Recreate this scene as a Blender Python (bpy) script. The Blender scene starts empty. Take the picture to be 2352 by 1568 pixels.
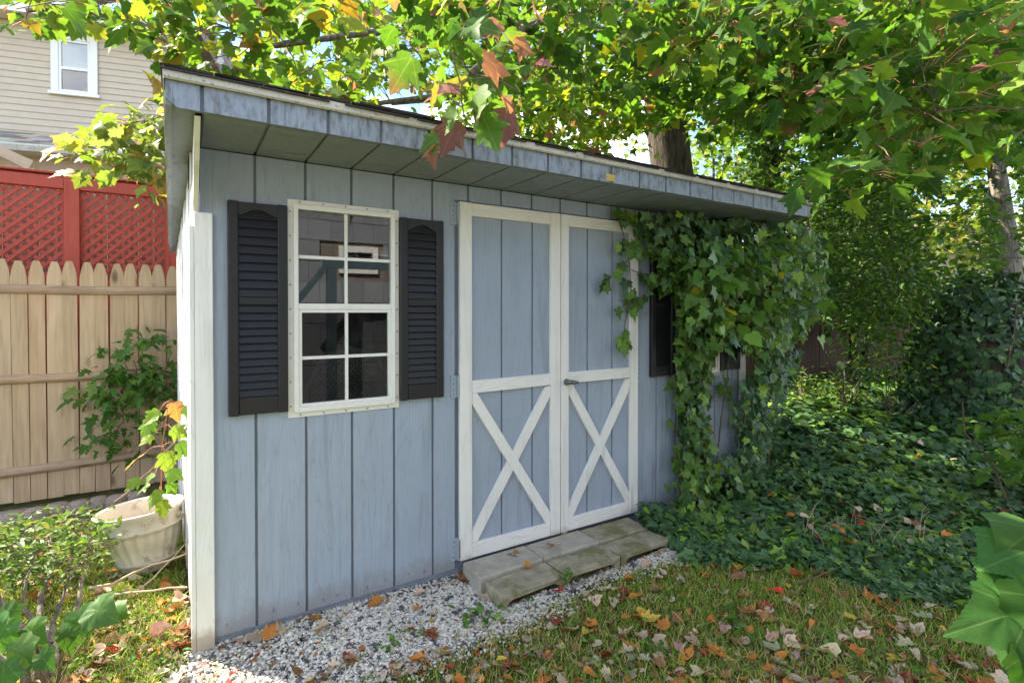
import bpy, bmesh, math, random
import numpy as np
from mathutils import Matrix, Vector

rnd = random.Random(7)
rng = np.random.default_rng(7)
scene = bpy.context.scene
C = scene.collection
R = math.radians

# ------------------------------------------------------------------ camera, sky, sun, exposure
CAM = Vector((0.0, -2.48, 1.357))
YAW, PITCH, FOC = R(32.1), R(0.6), 1208.0
SHIFT = -0.02396
cd = bpy.data.cameras.new('camera')
cd.lens = 36 * FOC / 2352; cd.sensor_width = 36; cd.shift_y = SHIFT
cd.clip_start = 0.05; cd.clip_end = 900
cam = bpy.data.objects.new('camera', cd); C.objects.link(cam)
cam.location = CAM; cam.rotation_euler = (R(90) - PITCH, 0, -YAW)
scene.camera = cam

SUN_EL = R(41)
SUN_DIR = Vector((-0.62 * math.cos(SUN_EL), 0.7846 * math.cos(SUN_EL), math.sin(SUN_EL)))   # towards the sun
world = bpy.data.worlds.new("World"); scene.world = world; world.use_nodes = True
wn, wl = world.node_tree.nodes, world.node_tree.links
bg = wn['Background']
sky = wn.new('ShaderNodeTexSky'); sky.sky_type = 'NISHITA'; sky.sun_disc = False
sky.sun_elevation = SUN_EL; sky.sun_rotation = math.atan2(SUN_DIR.x, SUN_DIR.y)
sky.air_density = 1.0; sky.dust_density = 0.1; sky.ozone_density = 3.0; sky.altitude = 300
tc = wn.new('ShaderNodeTexCoord'); mp = wn.new('ShaderNodeMapping')
mp.inputs['Scale'].default_value = (1.6, 1.6, 4.5); mp.inputs['Location'].default_value = (2.94, 1.92, 1.06)
cn = wn.new('ShaderNodeTexNoise'); cn.inputs['Scale'].default_value = 1.7
cn.inputs['Detail'].default_value = 7; cn.inputs['Roughness'].default_value = .58
cr = wn.new('ShaderNodeValToRGB')
cr.color_ramp.elements[0].position = .48; cr.color_ramp.elements[1].position = .66
cr.color_ramp.elements[1].color = (.95, .95, .95, 1)
cm = wn.new('ShaderNodeMix'); cm.data_type = 'RGBA'
cm.inputs[7].default_value = (13.0, 13.0, 13.1, 1)
wl.new(tc.outputs['Generated'], mp.inputs['Vector']); wl.new(mp.outputs[0], cn.inputs['Vector'])
wl.new(cn.outputs['Fac'], cr.inputs['Fac']); wl.new(cr.outputs['Color'], cm.inputs[0])
wl.new(sky.outputs[0], cm.inputs[6]); wl.new(cm.outputs[2], bg.inputs['Color'])
bg.inputs['Strength'].default_value = 0.05

sd = bpy.data.lights.new('sun', 'SUN'); sd.energy = 2.5; sd.angle = R(0.53); sd.color = (1.0, .90, .74)
so = bpy.data.objects.new('sun', sd); C.objects.link(so); so.location = (-8, 10, 12)
so.rotation_euler = SUN_DIR.to_track_quat('Z', 'Y').to_euler()

scene.view_settings.view_transform = 'Standard'; scene.view_settings.look = 'None'
scene.view_settings.gamma = 1.0; scene.view_settings.use_curve_mapping = False
scene.view_settings.exposure = 3.2
scene.render.engine = 'CYCLES'
scene.cycles.max_bounces = 7; scene.cycles.diffuse_bounces = 4; scene.cycles.glossy_bounces = 3
scene.cycles.transmission_bounces = 4; scene.cycles.transparent_max_bounces = 8
scene.cycles.caustics_reflective = False; scene.cycles.caustics_refractive = False

# ------------------------------------------------------------------ picking points of the place from the photograph
FW = Vector((math.sin(YAW) * math.cos(PITCH), math.cos(YAW) * math.cos(PITCH), -math.sin(PITCH)))
RT = Vector((math.cos(YAW), -math.sin(YAW), 0)); UP = RT.cross(FW)
def ray(px, py):
    return FW + RT * ((px - 1176) / FOC) + UP * ((784 - py) / FOC + SHIFT * 2352 / FOC)
def at_d(px, py, d): return CAM + ray(px, py) * d
def at_Y(px, py, Y):
    r = ray(px, py); return CAM + r * ((Y - CAM.y) / r.y)
def at_z(px, py, z):
    r = ray(px, py); return CAM + r * ((z - CAM.z) / r.z)
NF, NR, NU, NC = np.array(FW), np.array(RT), np.array(UP), np.array(CAM)
def project(P):
    d = np.asarray(P) - NC; z = d @ NF; z = np.where(np.abs(z) < 1e-6, 1e-6, z)
    px = 1176 + FOC * (d @ NR) / z
    py = 784 - FOC * ((d @ NU) / z - SHIFT * 2352 / FOC)
    return px, py, z
def inpoly(px, py, poly):
    px, py = np.asarray(px), np.asarray(py); r = np.zeros(px.shape, bool); n = len(poly)
    for i in range(n):
        x1, y1 = poly[i]; x2, y2 = poly[i - 1]
        c = ((y1 > py) != (y2 > py)) & (px < (x2 - x1) * (py - y1) / ((y2 - y1) + 1e-12) + x1)
        r ^= c
    return r
def sample_poly(poly, n):
    xs = [p[0] for p in poly]; ys = [p[1] for p in poly]; out = np.zeros((0, 2))
    while len(out) < n:
        q = np.stack([rng.uniform(min(xs), max(xs), n * 2), rng.uniform(min(ys), max(ys), n * 2)], 1)
        out = np.concatenate([out, q[inpoly(q[:, 0], q[:, 1], poly)]])
    return out[:n]

# ------------------------------------------------------------------ colour and materials
def lin(c):
    c = c / 255.0
    return c / 12.92 if c <= .04045 else ((c + .055) / 1.055) ** 2.4
def rgb(h): return tuple(lin(int(h[i:i + 2], 16)) for i in (0, 2, 4))
class NT:
    def __init__(s, name):
        s.m = bpy.data.materials.new(name); s.m.use_nodes = True
        s.n = s.m.node_tree.nodes; s.l = s.m.node_tree.links; s.b = s.n['Principled BSDF']; s.out = s.n['Material Output']
    def new(s, t, **k):
        n = s.n.new(t)
        for a, v in k.items():
            if a.startswith('i_'): n.inputs[a[2:].replace('_', ' ')].default_value = v
            else: setattr(n, a, v)
        return n
    def link(s, a, b): s.l.new(a, b)
    def coords(s, scale=(1, 1, 1), rand=True):
        t = s.new('ShaderNodeTexCoord'); m = s.new('ShaderNodeMapping'); m.inputs['Scale'].default_value = scale
        if rand:
            oi = s.new('ShaderNodeObjectInfo'); mu = s.new('ShaderNodeVectorMath', operation='SCALE')
            mu.inputs[0].default_value = (13.7, 7.1, 9.3); s.link(oi.outputs['Random'], mu.inputs['Scale'])
            ad = s.new('ShaderNodeVectorMath', operation='ADD')
            s.link(t.outputs['Object'], ad.inputs[0]); s.link(mu.outputs[0], ad.inputs[1]); s.link(ad.outputs[0], m.inputs['Vector'])
        else: s.link(t.outputs['Object'], m.inputs['Vector'])
        return m.outputs[0]
    def noise(s, vec, scale, detail=4, rough=.55, dist=0):
        n = s.new('ShaderNodeTexNoise'); n.inputs['Scale'].default_value = scale; n.inputs['Detail'].default_value = detail
        n.inputs['Roughness'].default_value = rough; n.inputs['Distortion'].default_value = dist
        if vec is not None: s.link(vec, n.inputs['Vector'])
        return n.outputs['Fac']
    def ramp(s, fac, stops):
        r = s.new('ShaderNodeValToRGB'); e = r.color_ramp.elements
        while len(e) < len(stops): e.new(.5)
        for k, (p, c) in enumerate(stops):
            e[k].position = p; e[k].color = (c[0], c[1], c[2], 1) if not isinstance(c, (int, float)) else (c, c, c, 1)
        s.link(fac, r.inputs['Fac']); return r.outputs['Color']
    def mix(s, fac, a, b, mode='MIX'):
        m = s.new('ShaderNodeMix', data_type='RGBA', blend_type=mode)
        for sock, v in ((0, fac), (6, a), (7, b)):
            if hasattr(v, 'links'): s.link(v, m.inputs[sock])
            elif isinstance(v, tuple): m.inputs[sock].default_value = (*v[:3], 1)
            else: m.inputs[sock].default_value = v
        return m.outputs[2]
    def math(s, op, a, b=None, c=None):
        m = s.new('ShaderNodeMath', operation=op)
        for k, v in enumerate((a, b, c)):
            if v is None: continue
            if hasattr(v, 'links'): s.link(v, m.inputs[k])
            else: m.inputs[k].default_value = v
        return m.outputs[0]
    def bump(s, h, dist, strength=1.0, prev=None):
        b = s.new('ShaderNodeBump'); b.inputs['Distance'].default_value = dist; b.inputs['Strength'].default_value = strength
        s.link(h, b.inputs['Height'])
        if prev is not None: s.link(prev, b.inputs['Normal'])
        return b.outputs[0]
    def done(s, col=None, rough=.6, normal=None, spec=.4, metal=0):
        if col is not None:
            if hasattr(col, 'links'): s.link(col, s.b.inputs['Base Color'])
            else: s.b.inputs['Base Color'].default_value = (*col[:3], 1)
        if hasattr(rough, 'links'): s.link(rough, s.b.inputs['Roughness'])
        else: s.b.inputs['Roughness'].default_value = rough
        if normal is not None: s.link(normal, s.b.inputs['Normal'])
        s.b.inputs['Specular IOR Level'].default_value = spec; s.b.inputs['Metallic'].default_value = metal
        return s.m

def m_painted(name, col, dirt, axis='z', amount=.5, bumpd=.003, dirt_lo=.56, base=None):
    t = NT(name); sc = {'z': (1, 1, .05), 'x': (.05, 1, 1)}[axis]
    v = t.coords(sc); v0 = t.coords((1, 1, 1))
    g = t.noise(v, 95, 4, .62, 1.1); f = t.noise(v0, 55, 4, .6); big = t.noise(v0, 3.0, 5, .62)
    blot = t.noise(t.coords((3, 3, 1)), 14, 5, .7)
    c = t.mix(t.ramp(big, [(.3, .0), (.75, .5)]), col, tuple(x * .86 for x in col))
    c = t.mix(t.math('MULTIPLY', t.ramp(blot, [(dirt_lo, .0), (dirt_lo + .25, 1.)]), amount), c, dirt)
    c = t.mix(t.math('MULTIPLY', t.ramp(g, [(.28, 1.), (.46, 0.)]), .09), c, tuple(x * .5 for x in col))
    cv = t.coords((1, 1, .11) if axis == 'z' else (.11, 1, 1)); ct = t.noise(cv, 8.0, 2.2, .45, .35)      # cathedral grain: level lines of a stretched noise
    saw = t.math('FRACT', t.math('MULTIPLY', ct, 17.0)); msk = t.ramp(t.noise(v0, 4.5, 2), [(.38, 0.), (.56, 1.)])
    ln = t.math('MULTIPLY', t.ramp(saw, [(.0, 1.), (.09, 1.), (.22, 0.)]), msk)
    c = t.mix(t.math('MULTIPLY', ln, .13), c, tuple(x * .42 for x in col))
    if base:                                       # soil splashed up on the lowest part, with its own ragged edge
        sx = t.new('ShaderNodeSeparateXYZ'); t.link(t.coords((1, 1, 1), False), sx.inputs[0])
        e = t.math('SUBTRACT', t.math('MULTIPLY', t.noise(t.coords((1, 1, .6)), 16, 6, .72), base[1] * 2.1), sx.outputs['Z'])
        c = t.mix(t.math('MULTIPLY', t.ramp(t.math('ADD', t.math('MULTIPLY', e, 1 / base[1]), .0), [(.05, 0.), (.75, 1.)]), base[2]), c, base[0])
    n = t.bump(g, bumpd, .8); n = t.bump(f, .0025, .6, n); n = t.bump(t.math('MULTIPLY', saw, msk), .0035, .8, n)
    return t.done(c, .62, n, .3)
def m_wood(name, cols, axis='z', bumpd=.002, knots=True):
    t = NT(name); sc = {'z': (1, 1, .06), 'x': (.06, 1, 1)}[axis]
    v = t.coords(sc); v0 = t.coords((1, 1, .45) if axis == 'z' else (.45, 1, 1))
    g = t.noise(v, 42, 6, .6, .8); big = t.noise(t.coords((1, 1, .25)), 5, 3)
    c = t.ramp(g, [(.25, cols[0]), (.5, cols[1]), (.75, cols[2])])
    oi = t.new('ShaderNodeObjectInfo')
    hue = t.ramp(oi.outputs['Random'], [(0, (.80, .78, .76)), (.5, (1, .97, .94)), (1, (.93, .86, .80))])
    c = t.mix(1.0, c, hue, 'MULTIPLY')
    c = t.mix(t.ramp(big, [(.35, .35), (.7, 0.)]), c, tuple(x * .68 for x in cols[0]))
    if knots:
        vo = t.new('ShaderNodeTexVoronoi'); vo.inputs['Scale'].default_value = 6.5; t.link(v0, vo.inputs['Vector'])
        k = t.ramp(vo.outputs['Distance'], [(.08, 1.), (.20, 0.)])
        c = t.mix(t.math('MULTIPLY', k, .75), c, (.09, .045, .022))
    return t.done(c, .75, t.bump(g, bumpd, .7), .2)
def m_flat(name, col, rough=.6, var=.12, scale=20, bumpd=.0, spec=.4, metal=0, speck=None):
    t = NT(name); v = t.coords()
    n = t.noise(v, scale, 5, .6)
    c = t.mix(t.ramp(n, [(.3, 0.), (.7, 1.)]), tuple(x * (1 - var) for x in col), tuple(min(1, x * (1 + var)) for x in col))
    if speck:
        s2 = t.noise(t.coords((1, 1, 1)), speck[1], 3, .7); c = t.mix(t.ramp(s2, [(speck[2], 0.), (speck[2] + .1, speck[3])]), c, speck[0])
    return t.done(c, rough, t.bump(n, bumpd, .8) if bumpd else None, spec, metal)
def m_leaf(name, tint=(1, 1, 1), trans=.45, gloss=.52, vein=.35, red=(.33, .13, .12), spec=.2, veins=True):
    t = NT(name)
    at = t.new('ShaderNodeAttribute', attribute_name='col'); oi = t.new('ShaderNodeObjectInfo')
    c = t.mix(1.0, at.outputs['Color'], oi.outputs['Color'], 'MULTIPLY')
    if tint != (1, 1, 1): c = t.mix(1.0, c, tint, 'MULTIPLY')
    uv = t.new('ShaderNodeUVMap'); sx = t.new('ShaderNodeSeparateXYZ'); t.link(uv.outputs[0], sx.inputs[0])
    nz = t.noise(t.coords((1, 1, 1)), 30, 3)
    ra = t.math('MULTIPLY', at.outputs['Alpha'], oi.outputs['Alpha'])
    rf = t.math('ADD', t.math('MULTIPLY', sx.outputs['Y'], .55), t.math('MULTIPLY', nz, .9))
    rf = t.math('MULTIPLY', t.ramp(t.math('ADD', rf, t.math('MULTIPLY_ADD', ra, .9, -.9)), [(.25, 0.), (.55, 1.)]), t.math('GREATER_THAN', ra, .02))
    c = t.mix(rf, c, red)
    if veins:
        ax = t.math('ABSOLUTE', sx.outputs['X'])
        ang = t.math('ARCTAN2', ax, t.math('ADD', sx.outputs['Y'], .03))
        l1 = t.math('LESS_THAN', ax, .014)
        l2 = t.math('LESS_THAN', t.math('ABSOLUTE', t.math('SUBTRACT', ang, .78)), .03)
        vv = t.math('MULTIPLY', t.math('MAXIMUM', l1, l2), vein)
        c = t.mix(vv, c, t.mix(.5, c, (.5, .55, .25)))
    mott = t.noise(t.coords(), 12, 3)
    c = t.mix(t.ramp(mott, [(.35, .38), (.65, 0.)]), c, t.mix(1.0, c, (.55, .6, .5), 'MULTIPLY'))
    t.b.inputs['Specular IOR Level'].default_value = spec; t.b.inputs['Roughness'].default_value = gloss
    t.link(c, t.b.inputs['Base Color'])
    tr = t.new('ShaderNodeBsdfTranslucent')
    tcol = t.mix(1.0, c, (1.45, 1.5, .6), 'MULTIPLY'); t.link(tcol, tr.inputs['Color'])
    ms = t.new('ShaderNodeMixShader'); ms.inputs[0].default_value = trans
    t.link(t.b.outputs[0], ms.inputs[1]); t.link(tr.outputs[0], ms.inputs[2]); t.link(ms.outputs[0], t.out.inputs['Surface'])
    return t.m
def m_attr(name, rough=.8, bumpd=.0, scale=60, spec=.3, var=.25):
    t = NT(name); at = t.new('ShaderNodeAttribute', attribute_name='col'); oi = t.new('ShaderNodeObjectInfo')
    c = t.mix(1.0, at.outputs['Color'], oi.outputs['Color'], 'MULTIPLY')
    n = t.noise(t.coords(), scale, 4, .6)
    c = t.mix(t.ramp(n, [(.3, var), (.7, 0.)]), c, t.mix(1.0, c, (.5, .5, .5), 'MULTIPLY'))
    return t.done(c, rough, t.bump(n, bumpd, .8) if bumpd else None, spec)
def m_bark(name, a, b, scale=18):
    t = NT(name); v = t.coords((1, 1, .16))
    n = t.noise(v, scale, 6, .65, .6); f = t.noise(t.coords(), 60, 3)
    c = t.ramp(n, [(.35, a), (.62, b)])
    return t.done(c, .9, t.bump(f, .004, .5, t.bump(n, .035, 1.0)), .15)
def m_glass(name, refl=.2, tintc=(.8, .84, .85)):
    t = NT(name)
    tr = t.new('ShaderNodeBsdfTransparent'); tr.inputs['Color'].default_value = (*tintc, 1)
    gl = t.new('ShaderNodeBsdfGlossy'); gl.inputs['Roughness'].default_value = .012
    gl.inputs['Color'].default_value = (.95, .97, 1, 1)
    fr = t.new('ShaderNodeLayerWeight'); fr.inputs['Blend'].default_value = .25
    fac = t.math('ADD', t.math('MULTIPLY', fr.outputs['Fresnel'], .9), refl * .55)
    n = t.noise(t.coords((1, 1, 1)), 3.0, 2); t.link(t.bump(n, .002, .15), gl.inputs['Normal'])
    df = t.new('ShaderNodeBsdfDiffuse'); df.inputs['Color'].default_value = (.35, .34, .31, 1)
    ms = t.new('ShaderNodeMixShader'); t.link(fac, ms.inputs[0]); t.link(tr.outputs[0], ms.inputs[1]); t.link(gl.outputs[0], ms.inputs[2])
    dust = t.math('MULTIPLY', t.ramp(t.noise(t.coords(), 9, 5, .7), [(.45, .15), (.8, 1.)]), .05)
    m2 = t.new('ShaderNodeMixShader'); t.link(dust, m2.inputs[0]); t.link(ms.outputs[0], m2.inputs[1]); t.link(df.outputs[0], m2.inputs[2])
    t.link(m2.outputs[0], t.out.inputs['Surface']); return t.m

M = {}
BLUE, WHITE = (.345, .402, .50), (.81, .795, .775)
M['blue'] = m_painted('blue_painted_siding', BLUE, (.15, .15, .14), 'z', .35, .0045, base=((.24, .215, .175), .13, .5))
M['blue_h'] = m_painted('blue_painted_trim', BLUE, (.12, .12, .12), 'z', .5)
M['groove'] = m_flat('blue_groove', (.19, .22, .27), .7)
M['white'] = m_painted('white_painted_trim', WHITE, (.42, .39, .33), 'z', .18, .0028, .62, base=((.30, .225, .14), .085, .75))
M['white_h'] = m_painted('white_painted_rail', WHITE, (.42, .39, .33), 'x', .22, .0028, .62)
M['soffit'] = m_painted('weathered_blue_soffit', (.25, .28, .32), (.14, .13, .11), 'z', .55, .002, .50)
M['vinyl'] = m_flat('white_vinyl', (.74, .73, .70), .35, .05, 30)
M['drip'] = m_flat('aged_white_metal', (.52, .50, .44), .45, .12, 9, speck=((.08, .07, .05), 60, .57, .85))
M['shutter'] = m_flat('black_vinyl_shutter', (.012, .0125, .0145), .45, .2, 120, .0006, .4, speck=((.07, .065, .06), 260, .68, .4))
M['glass'] = m_glass('window_glass', .14)
M['screen'] = m_glass('dark_screened_glass', .01, (.42, .42, .41))
M['screw'] = m_flat('screw_metal', (.30, .28, .25), .4, .2, 60, metal=.8)
M['rust'] = m_flat('rusty_hinge_pin', (.27, .2, .15), .5, .3, 80, metal=.5)
M['handle'] = m_flat('pewter_handle', (.16, .18, .17), .34, .2, 60, metal=.75)
M['brass'] = m_flat('brass_plate', (.72, .50, .17), .32, .1, 30, metal=.55)
M['shingle'] = m_flat('dark_asphalt_shingle', (.055, .052, .05), .9, .4, 160, .003, .1, speck=((.14, .14, .09), 22, .6, .6))
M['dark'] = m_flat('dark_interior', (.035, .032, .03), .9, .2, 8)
M['picket'] = m_wood('pale_cedar_picket', ((.36, .255, .16), (.50, .375, .25), (.58, .45, .32)))
M['rail'] = m_wood('weathered_cedar_rail', (rgb('8f7863'), rgb('b39a82'), rgb('c0a88f')), 'x', .003, True)
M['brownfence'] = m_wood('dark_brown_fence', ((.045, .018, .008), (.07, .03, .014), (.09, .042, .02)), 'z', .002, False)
M['red'] = m_painted('red_painted_lattice', (.42, .075, .052), (.22, .05, .04), 'z', .6, .0015)
M['greyboard'] = m_wood('grey_weathered_board', ((.12, .10, .085), (.20, .175, .15), (.29, .26, .225)), 'z', .002, False)
M['tan'] = m_flat('tan_vinyl_siding', (.50, .415, .325), .5, .06, 6)
M['tanwood'] = m_flat('tan_trim', (.46, .33, .24), .6, .1, 8)
M['soff_tan'] = m_flat('cream_soffit', (.62, .54, .44), .6, .05)
M['grey_roof'] = m_attr('light_grey_shingle', .9, .003, 90, .1)
M['blind'] = m_flat('white_blind', (.72, .74, .76), .6, .05)
M['greyshake'] = m_attr('grey_wall_shingle', .85, .002, 40, .15)
M['brick'] = m_flat('red_brick', (.30, .12, .085), .85, .25, 25, .003)
M['concrete'] = m_flat('mossy_concrete', (.30, .265, .185), .92, .25, 16, .008, .15, speck=((.15, .15, .06), 5, .48, .8))
M['concrete2'] = m_flat('pale_concrete', (.37, .34, .28), .92, .16, 16, .005, .15, speck=((.24, .22, .15), 6, .55, .5))
M['stone'] = m_flat('brown_edging_stone', (.27, .215, .18), .92, .3, 70, .008, .15)
M['slate'] = m_flat('blue_grey_slate', (.25, .26, .26), .8, .2, 20, .004)
M['gravel'] = m_attr('marble_chip', .75, .0, 60, .3, .12)
M['planter'] = m_flat('aged_cream_planter', (.50, .455, .37), .6, .12, 7, .002, .3, speck=((.20, .17, .11), 11, .56, .6))
M['terra'] = m_flat('terracotta', (.48, .24, .15), .8, .15, 20)
M['leaf'] = m_leaf('maple_leaf_green', trans=.47)
M['leafp'] = m_leaf('plant_leaf', trans=.35, vein=.2)
M['ivy'] = m_leaf('ivy_leaf', trans=.2, gloss=.42, vein=.5, spec=.28)
M['litter'] = m_leaf('fallen_leaf', trans=.15, gloss=.7, vein=.55, spec=.15, red=(.25, .03, .02))
M['grass'] = m_leaf('grass_blade', trans=.3, gloss=.5, spec=.2, veins=False)
M['bark'] = m_bark('maple_bark', (.022, .018, .014), (.115, .09, .068))
M['bark2'] = m_bark('grey_bark', (.10, .085, .07), (.28, .245, .2), 26)
M['twig'] = m_flat('brown_twig', (.13, .095, .068), .85, .25, 50)
M['redtwig'] = m_flat('red_petiole', (.34, .12, .07), .6, .2, 50)
M['dry'] = m_flat('dry_stick', (.42, .33, .23), .85, .2, 50)
M['petal'] = m_flat('white_petal', (.75, .74, .82), .6, .05)
M['chair'] = m_flat('grey_plastic_chair', (.30, .30, .29), .5, .1)
M['teal'] = m_flat('blue_grey_deck_paint', (.06, .095, .11), .5, .1)

# ------------------------------------------------------------------ object helpers
WM = {}
def tag(o, label=None, cat=None, group=None, kind=None):
    if label: o['label'] = label
    if cat: o['category'] = cat
    if group: o['group'] = group
    if kind: o['kind'] = kind
    return o
def thing(name, loc, label, cat, group=None, rz=0.0):
    o = bpy.data.objects.new(name, None); C.objects.link(o); o.empty_display_size = .1
    o.location = loc; o.rotation_euler = (0, 0, rz); WM[o] = Matrix.Translation(loc) @ Matrix.Rotation(rz, 4, 'Z')
    return tag(o, label, cat, group)
def adopt(o, parent, local=False):
    if parent is None: WM[o] = Matrix.Identity(4); return o
    o.parent = parent
    if local: WM[o] = WM[parent].copy()
    else: o.matrix_parent_inverse = WM[parent].inverted(); WM[o] = Matrix.Identity(4)
    return o
class MB:
    def __init__(s): s.v = []; s.f = []
    def add(s, vs, fs):
        n = len(s.v); s.v += [tuple(v) for v in vs]; s.f += [tuple(i + n for i in f) for f in fs]; return s
    BF = [(0, 2, 3, 1), (4, 5, 7, 6), (0, 1, 5, 4), (2, 6, 7, 3), (0, 4, 6, 2), (1, 3, 7, 5)]
    def box(s, x0, x1, y0, y1, z0, z1):
        return s.add([(x, y, z) for x in (x0, x1) for y in (y0, y1) for z in (z0, z1)], MB.BF)
    def obox(s, c, a, b, d):
        c, a, b, d = map(Vector, (c, a, b, d))
        return s.add([c + a * i + b * j + d * k for i in (-1, 1) for j in (-1, 1) for k in (-1, 1)], MB.BF)
    def bar(s, p, q, w, h, up=(0, 0, 1)):
        p, q = Vector(p), Vector(q); t = (q - p); L = t.length; t.normalize()
        sd_ = t.cross(Vector(up)).normalized(); u = sd_.cross(t)
        return s.obox((p + q) / 2, t * L / 2, sd_ * w / 2, u * h / 2)
    def prism(s, poly, axis, d0, d1):
        n = len(poly); mk = {'y': lambda a, b, d: (a, d, b), 'x': lambda a, b, d: (d, a, b), 'z': lambda a, b, d: (a, b, d)}[axis]
        vs = [mk(a, b, d0) for a, b in poly] + [mk(a, b, d1) for a, b in poly]
        fs = [tuple(range(n)), tuple(range(2 * n - 1, n - 1, -1))] + [(i, i + n, (i + 1) % n + n, (i + 1) % n) for i in range(n)]
        return s.add(vs, fs)
    def tube(s, pts, radii, n=6):
        pts = [Vector(p) for p in pts]; k = len(pts); vs = []; fs = []
        if isinstance(radii, (int, float)): radii = [radii] * k
        for i, p in enumerate(pts):
            t = (pts[min(i + 1, k - 1)] - pts[max(i - 1, 0)]).normalized()
            a = t.cross(Vector((0, 0, 1)) if abs(t.z) < .9 else Vector((1, 0, 0))).normalized(); b = t.cross(a)
            for j in range(n):
                th = 2 * math.pi * j / n; vs.append(p + (a * math.cos(th) + b * math.sin(th)) * radii[i])
        for i in range(k - 1):
            for j in range(n): fs.append((i * n + j, i * n + (j + 1) % n, (i + 1) * n + (j + 1) % n, (i + 1) * n + j))
        fs += [tuple(range(n - 1, -1, -1)), tuple(range((k - 1) * n, k * n))]
        return s.add(vs, fs)
    def lathe(s, prof, n, c=(0, 0, 0), mod=None, sx=1, sy=1):
        vs = []; fs = []; k = len(prof)
        for i, (r, z) in enumerate(prof):
            for j in range(n):
                th = 2 * math.pi * j / n; rr = r * (mod(i, j, z) if mod else 1)
                vs.append((c[0] + rr * math.cos(th) * sx, c[1] + rr * math.sin(th) * sy, c[2] + z))
        for i in range(k - 1):
            for j in range(n): fs.append((i * n + j, i * n + (j + 1) % n, (i + 1) * n + (j + 1) % n, (i + 1) * n + j))
        return s.add(vs, fs)
    def xf(s, m): s.v = [tuple(m @ Vector(v)) for v in s.v]; return s
    def mesh(s, name, mat, smooth=False, bevel=0):
        me = bpy.data.meshes.new(name); me.from_pydata(s.v, [], s.f)
        bm = bmesh.new(); bm.from_mesh(me)
        bmesh.ops.recalc_face_normals(bm, faces=bm.faces)
        if bevel:
            eds = [e for e in bm.edges if len(e.link_faces) == 2 and e.calc_face_angle() > .5]
            bmesh.ops.bevel(bm, geom=eds, offset=bevel, segments=1, affect='EDGES', clamp_overlap=True)
        bm.to_mesh(me); bm.free()
        me.materials.append(mat)
        if smooth: me.polygons.foreach_set('use_smooth', [True] * len(me.polygons))
        return me
    def build(s, name, mat, parent=None, local=False, smooth=False, bevel=0):
        o = bpy.data.objects.new(name, s.mesh(name, mat, smooth, bevel)); C.objects.link(o)
        return adopt(o, parent, local)
def link_mesh(name, me, parent=None, mw=None, color=None):
    """another object on a shared mesh, placed by a world matrix"""
    o = bpy.data.objects.new(name, me); C.objects.link(o)
    if parent is not None: o.parent = parent; o.matrix_parent_inverse = WM[parent].inverted()
    if mw is not None: o.matrix_basis = mw
    if color is not None: o.color = color
    WM[o] = mw.copy() if mw is not None else Matrix.Identity(4)
    return o

# ------------------------------------------------------------------ leaves: templates and clouds
def template(half, fold=.18, droop=.25, centre=.38, wave=0.0):
    """half = right half outline from base to tip; returns verts, tris, uv (leaf lies along +Y, faces +Z)"""
    right = half; left = [(-x, y) for x, y in half[-2:0:-1]]
    out = right + left; pts = [(0, centre)] + out
    v = [(x, y, fold * abs(x) - droop * y * y + (wave * math.sin(9 * y + 7 * x) if k else 0)) for k, (x, y) in enumerate(pts)]
    n = len(out); f = [(0, 1 + i, 1 + (i + 1) % n) for i in range(n)]
    return np.array(v, float), np.array(f), np.array(pts, float)
T_MAPLE = template([(0, 0), (.13, -.07), (.33, .0), (.42, .12), (.35, .23), (.46, .33), (.61, .57), (.44, .56), (.30, .55), (.36, .70), (.22, .76), (.13, .92), (0, 1.10)])
T_MAPLE2 = template([(0, 0), (.22, -.04), (.40, .14), (.56, .46), (.33, .49), (.29, .68), (0, 1.03)], .05, .5, .3)
T_MAPLE_LO = template([(0, 0), (.34, .08), (.54, .52), (.20, .50), (0, 1.05)], .15, .2)
T_IVY = template([(0, .04), (.22, -.14), (.48, .02), (.36, .22), (.50, .48), (.24, .52), (0, 1.0)], .14, .22, .3)
T_IVY_LO = template([(0, .0), (.42, .02), (.40, .45), (0, 1.0)], .14, .22, .35)
T_OVAL = template([(0, 0), (.17, .25), (.21, .5), (.13, .78), (0, 1.0)], .3, .2, .45)
T_OVAL_LO = template([(0, 0), (.22, .42), (0, 1.0)], .3, .2, .45)
T_HEART = template([(0, .03), (.24, -.06), (.42, .14), (.36, .45), (.16, .78), (0, 1.0)], .15, .25, .35)
T_PORC = template([(0, 0), (.16, -.1), (.36, -.02), (.22, .16), (.54, .40), (.20, .40), (.16, .52), (.22, .72), (0, 1.05)], .12, .3, .3)
def serrate(half, k=3, amp=.035):
    o = [half[0]]
    for (x0, y0), (x1, y1) in zip(half, half[1:]):
        for i in range(1, k + 1):
            t = i / k; tm = (i - .45) / k; nx, ny = (y1 - y0), -(x1 - x0); L = math.hypot(nx, ny) + 1e-9
            o.append((x0 + (x1 - x0) * tm + nx / L * amp, y0 + (y1 - y0) * tm + ny / L * amp)); o.append((x0 + (x1 - x0) * t, y0 + (y1 - y0) * t))
    return o
T_GRAPE = template(serrate([(0, 0), (.22, -.12), (.46, .02), (.42, .22), (.62, .46), (.34, .52), (.24, .74), (0, 1.08)]), .10, .2, .33, 0)
def norm(a): return a / (np.linalg.norm(a, axis=-1, keepdims=True) + 1e-9)
def frames(tip, nrm):
    t = norm(np.asarray(tip, float)); x = norm(np.cross(t, np.asarray(nrm, float))); n = np.cross(x, t)
    return np.stack([x, t, n], axis=-1)
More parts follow.
